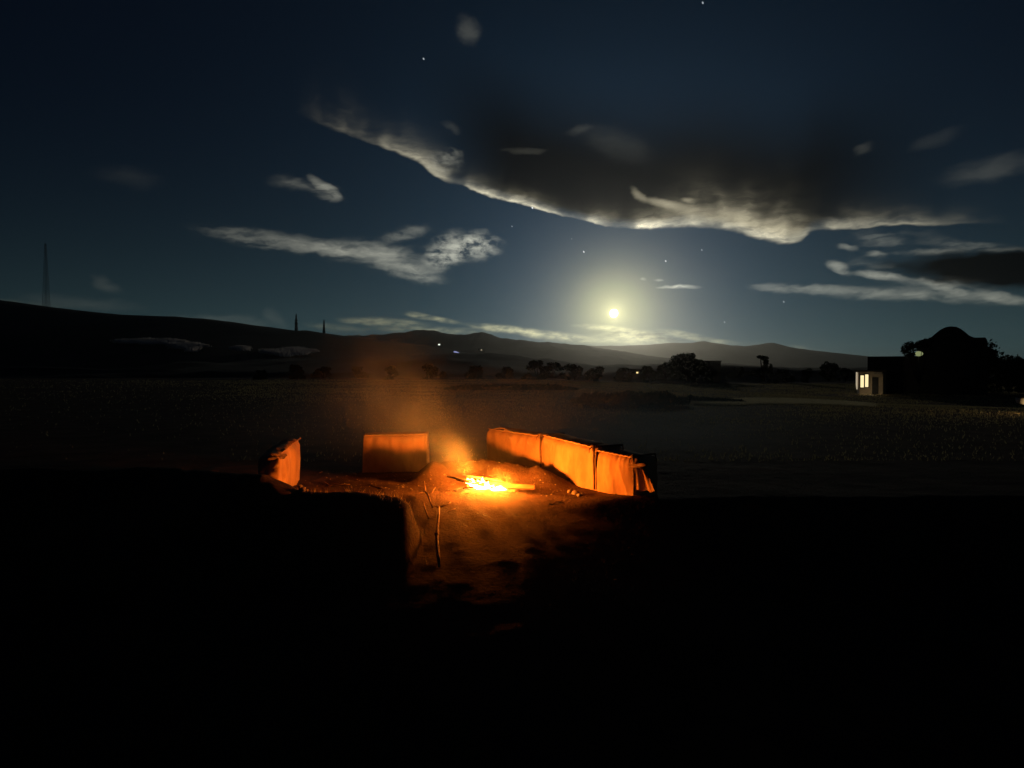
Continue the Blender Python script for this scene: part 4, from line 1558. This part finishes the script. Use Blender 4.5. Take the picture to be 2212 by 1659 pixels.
md, _ = volume_mat('smoke_drift', drift_density, (0.74, 0.92, 0.95), 0.1)
bm = bmesh.new()
bmesh.ops.create_icosphere(bm, subdivisions=3, radius=1.0)
for v in bm.verts:
    v.co = Vector((v.co.x * 7.1, v.co.y * 5.7, max(v.co.z, -0.6) * 1.5))
sd = bm_obj('smoke', bm, md)
sd.location = (0.3, 13.0, 0.55)
tag(sd, 'thin brown smoke drifting low over the field behind the bales', 'smoke', None, 'stuff')

def gully_density(T):
    o = T.new('ShaderNodeTexCoord').outputs['Object']
    wv = T.v('SUBTRACT', T.noise(o, 2.4, 3, 0.5, True), (0.5, 0.5, 0.5))
    q = T.v('LENGTH', T.v('DIVIDE', T.v('MULTIPLY_ADD', wv, (0.25, 0.4, 0.15), o), (0.34, 0.95, 0.30)), out=1)
    return T.m('MULTIPLY', T.mr(q, 1.0, 0.1), 0.55)


mq, _ = volume_mat('smoke_low', gully_density, (0.92, 0.80, 0.66), 0.0)
bm = bmesh.new()
bmesh.ops.create_icosphere(bm, subdivisions=3, radius=1.0)
for v in bm.verts:
    v.co = Vector((v.co.x * 0.44, v.co.y * 1.2, v.co.z * 0.32))
sg = bm_obj('smoke', bm, mq)  # smoke puff added to give a soft red glow below the fire
sg.location = (-0.08, 7.55, 0.14)
sg.rotation_euler = (0, 0, 0.10)
tag(sg, 'low red-lit smoke added to spread the fire glow into the gully', 'smoke', None, 'stuff')

# ------------------------------------------------------------------ moon and stars
def far_body(name, px, py, dist, r, mat, label, cat, stretch=(1, 1), rot=0.0, group=None):
    bm = bmesh.new()
    bmesh.ops.create_icosphere(bm, subdivisions=4 if r > 40 else 2, radius=r)
    for v in bm.verts:
        v.co = Vector((v.co.x * stretch[0] + 0.25 * (stretch[1] - 1) * r * (v.co.z / r) ** 2, v.co.y, v.co.z * stretch[1]))
    o = bm_obj(name, bm, MATS[mat], None, True)
    o.location = Vector((0, 0, EYE)) + ray(px, py).normalized() * dist
    o.rotation_euler = (0, rot, 0)
    return tag(o, label, cat, group)


far_body('moon', *MOON_PX, 20000, 20000 * math.tan(R(0.34)), 'moon_light', 'bright white full moon just above the hills', 'moon')
for px, py, s, mt, lab in ((1261, 544, 1.7, 'star_bright', 'brightest star, up to the left of the moon'),
                           (1438, 564, 1.5, 'star_bright', 'bright star up to the right of the moon'),
                           (1516, 540, 1.5, 'star_mid', 'faint star under the lit edge of the great cloud'),
                           (1693, 652, 1.5, 'star_mid', 'star just below the long pale streak of cloud'),
                           (1565, 696, 1.6, 'star_mid', 'lowest star, close above the hazy ridge'),
                           (1150, 449, 1.7, 'star_bright', 'star sitting on the bright lining of the great cloud'),
                           (1106, 489, 1.2, 'star_mid', 'small star between the great cloud and the frayed cloud'),
                           (1235, 516, 0.8, 'star_mid', 'tiny star just above the brightest star'),
                           (915, 127, 1.7, 'star_mid', 'lone star in the dark upper sky near the faint puff'),
                           (1518, 6, 1.7, 'star_mid', 'star at the very top of the sky')):
    far_body('star', px, py, 18000, 18000 * s / FPX, mt, lab, 'star', (0.8, 1.35), -0.5)

# ------------------------------------------------------------------ haze over the land
mh, pv = volume_mat('haze_air', None, (0.95, 0.93, 0.88), 0.90)
pv.inputs['Density'].default_value = 0.000065
hb = box('haze', (-9300, -320, -9.0), (9300, 9700, 222.0), mh)
hb['kind'] = 'stuff'
hb['label'] = 'thin night haze lying over the whole valley'
hb['category'] = 'haze'
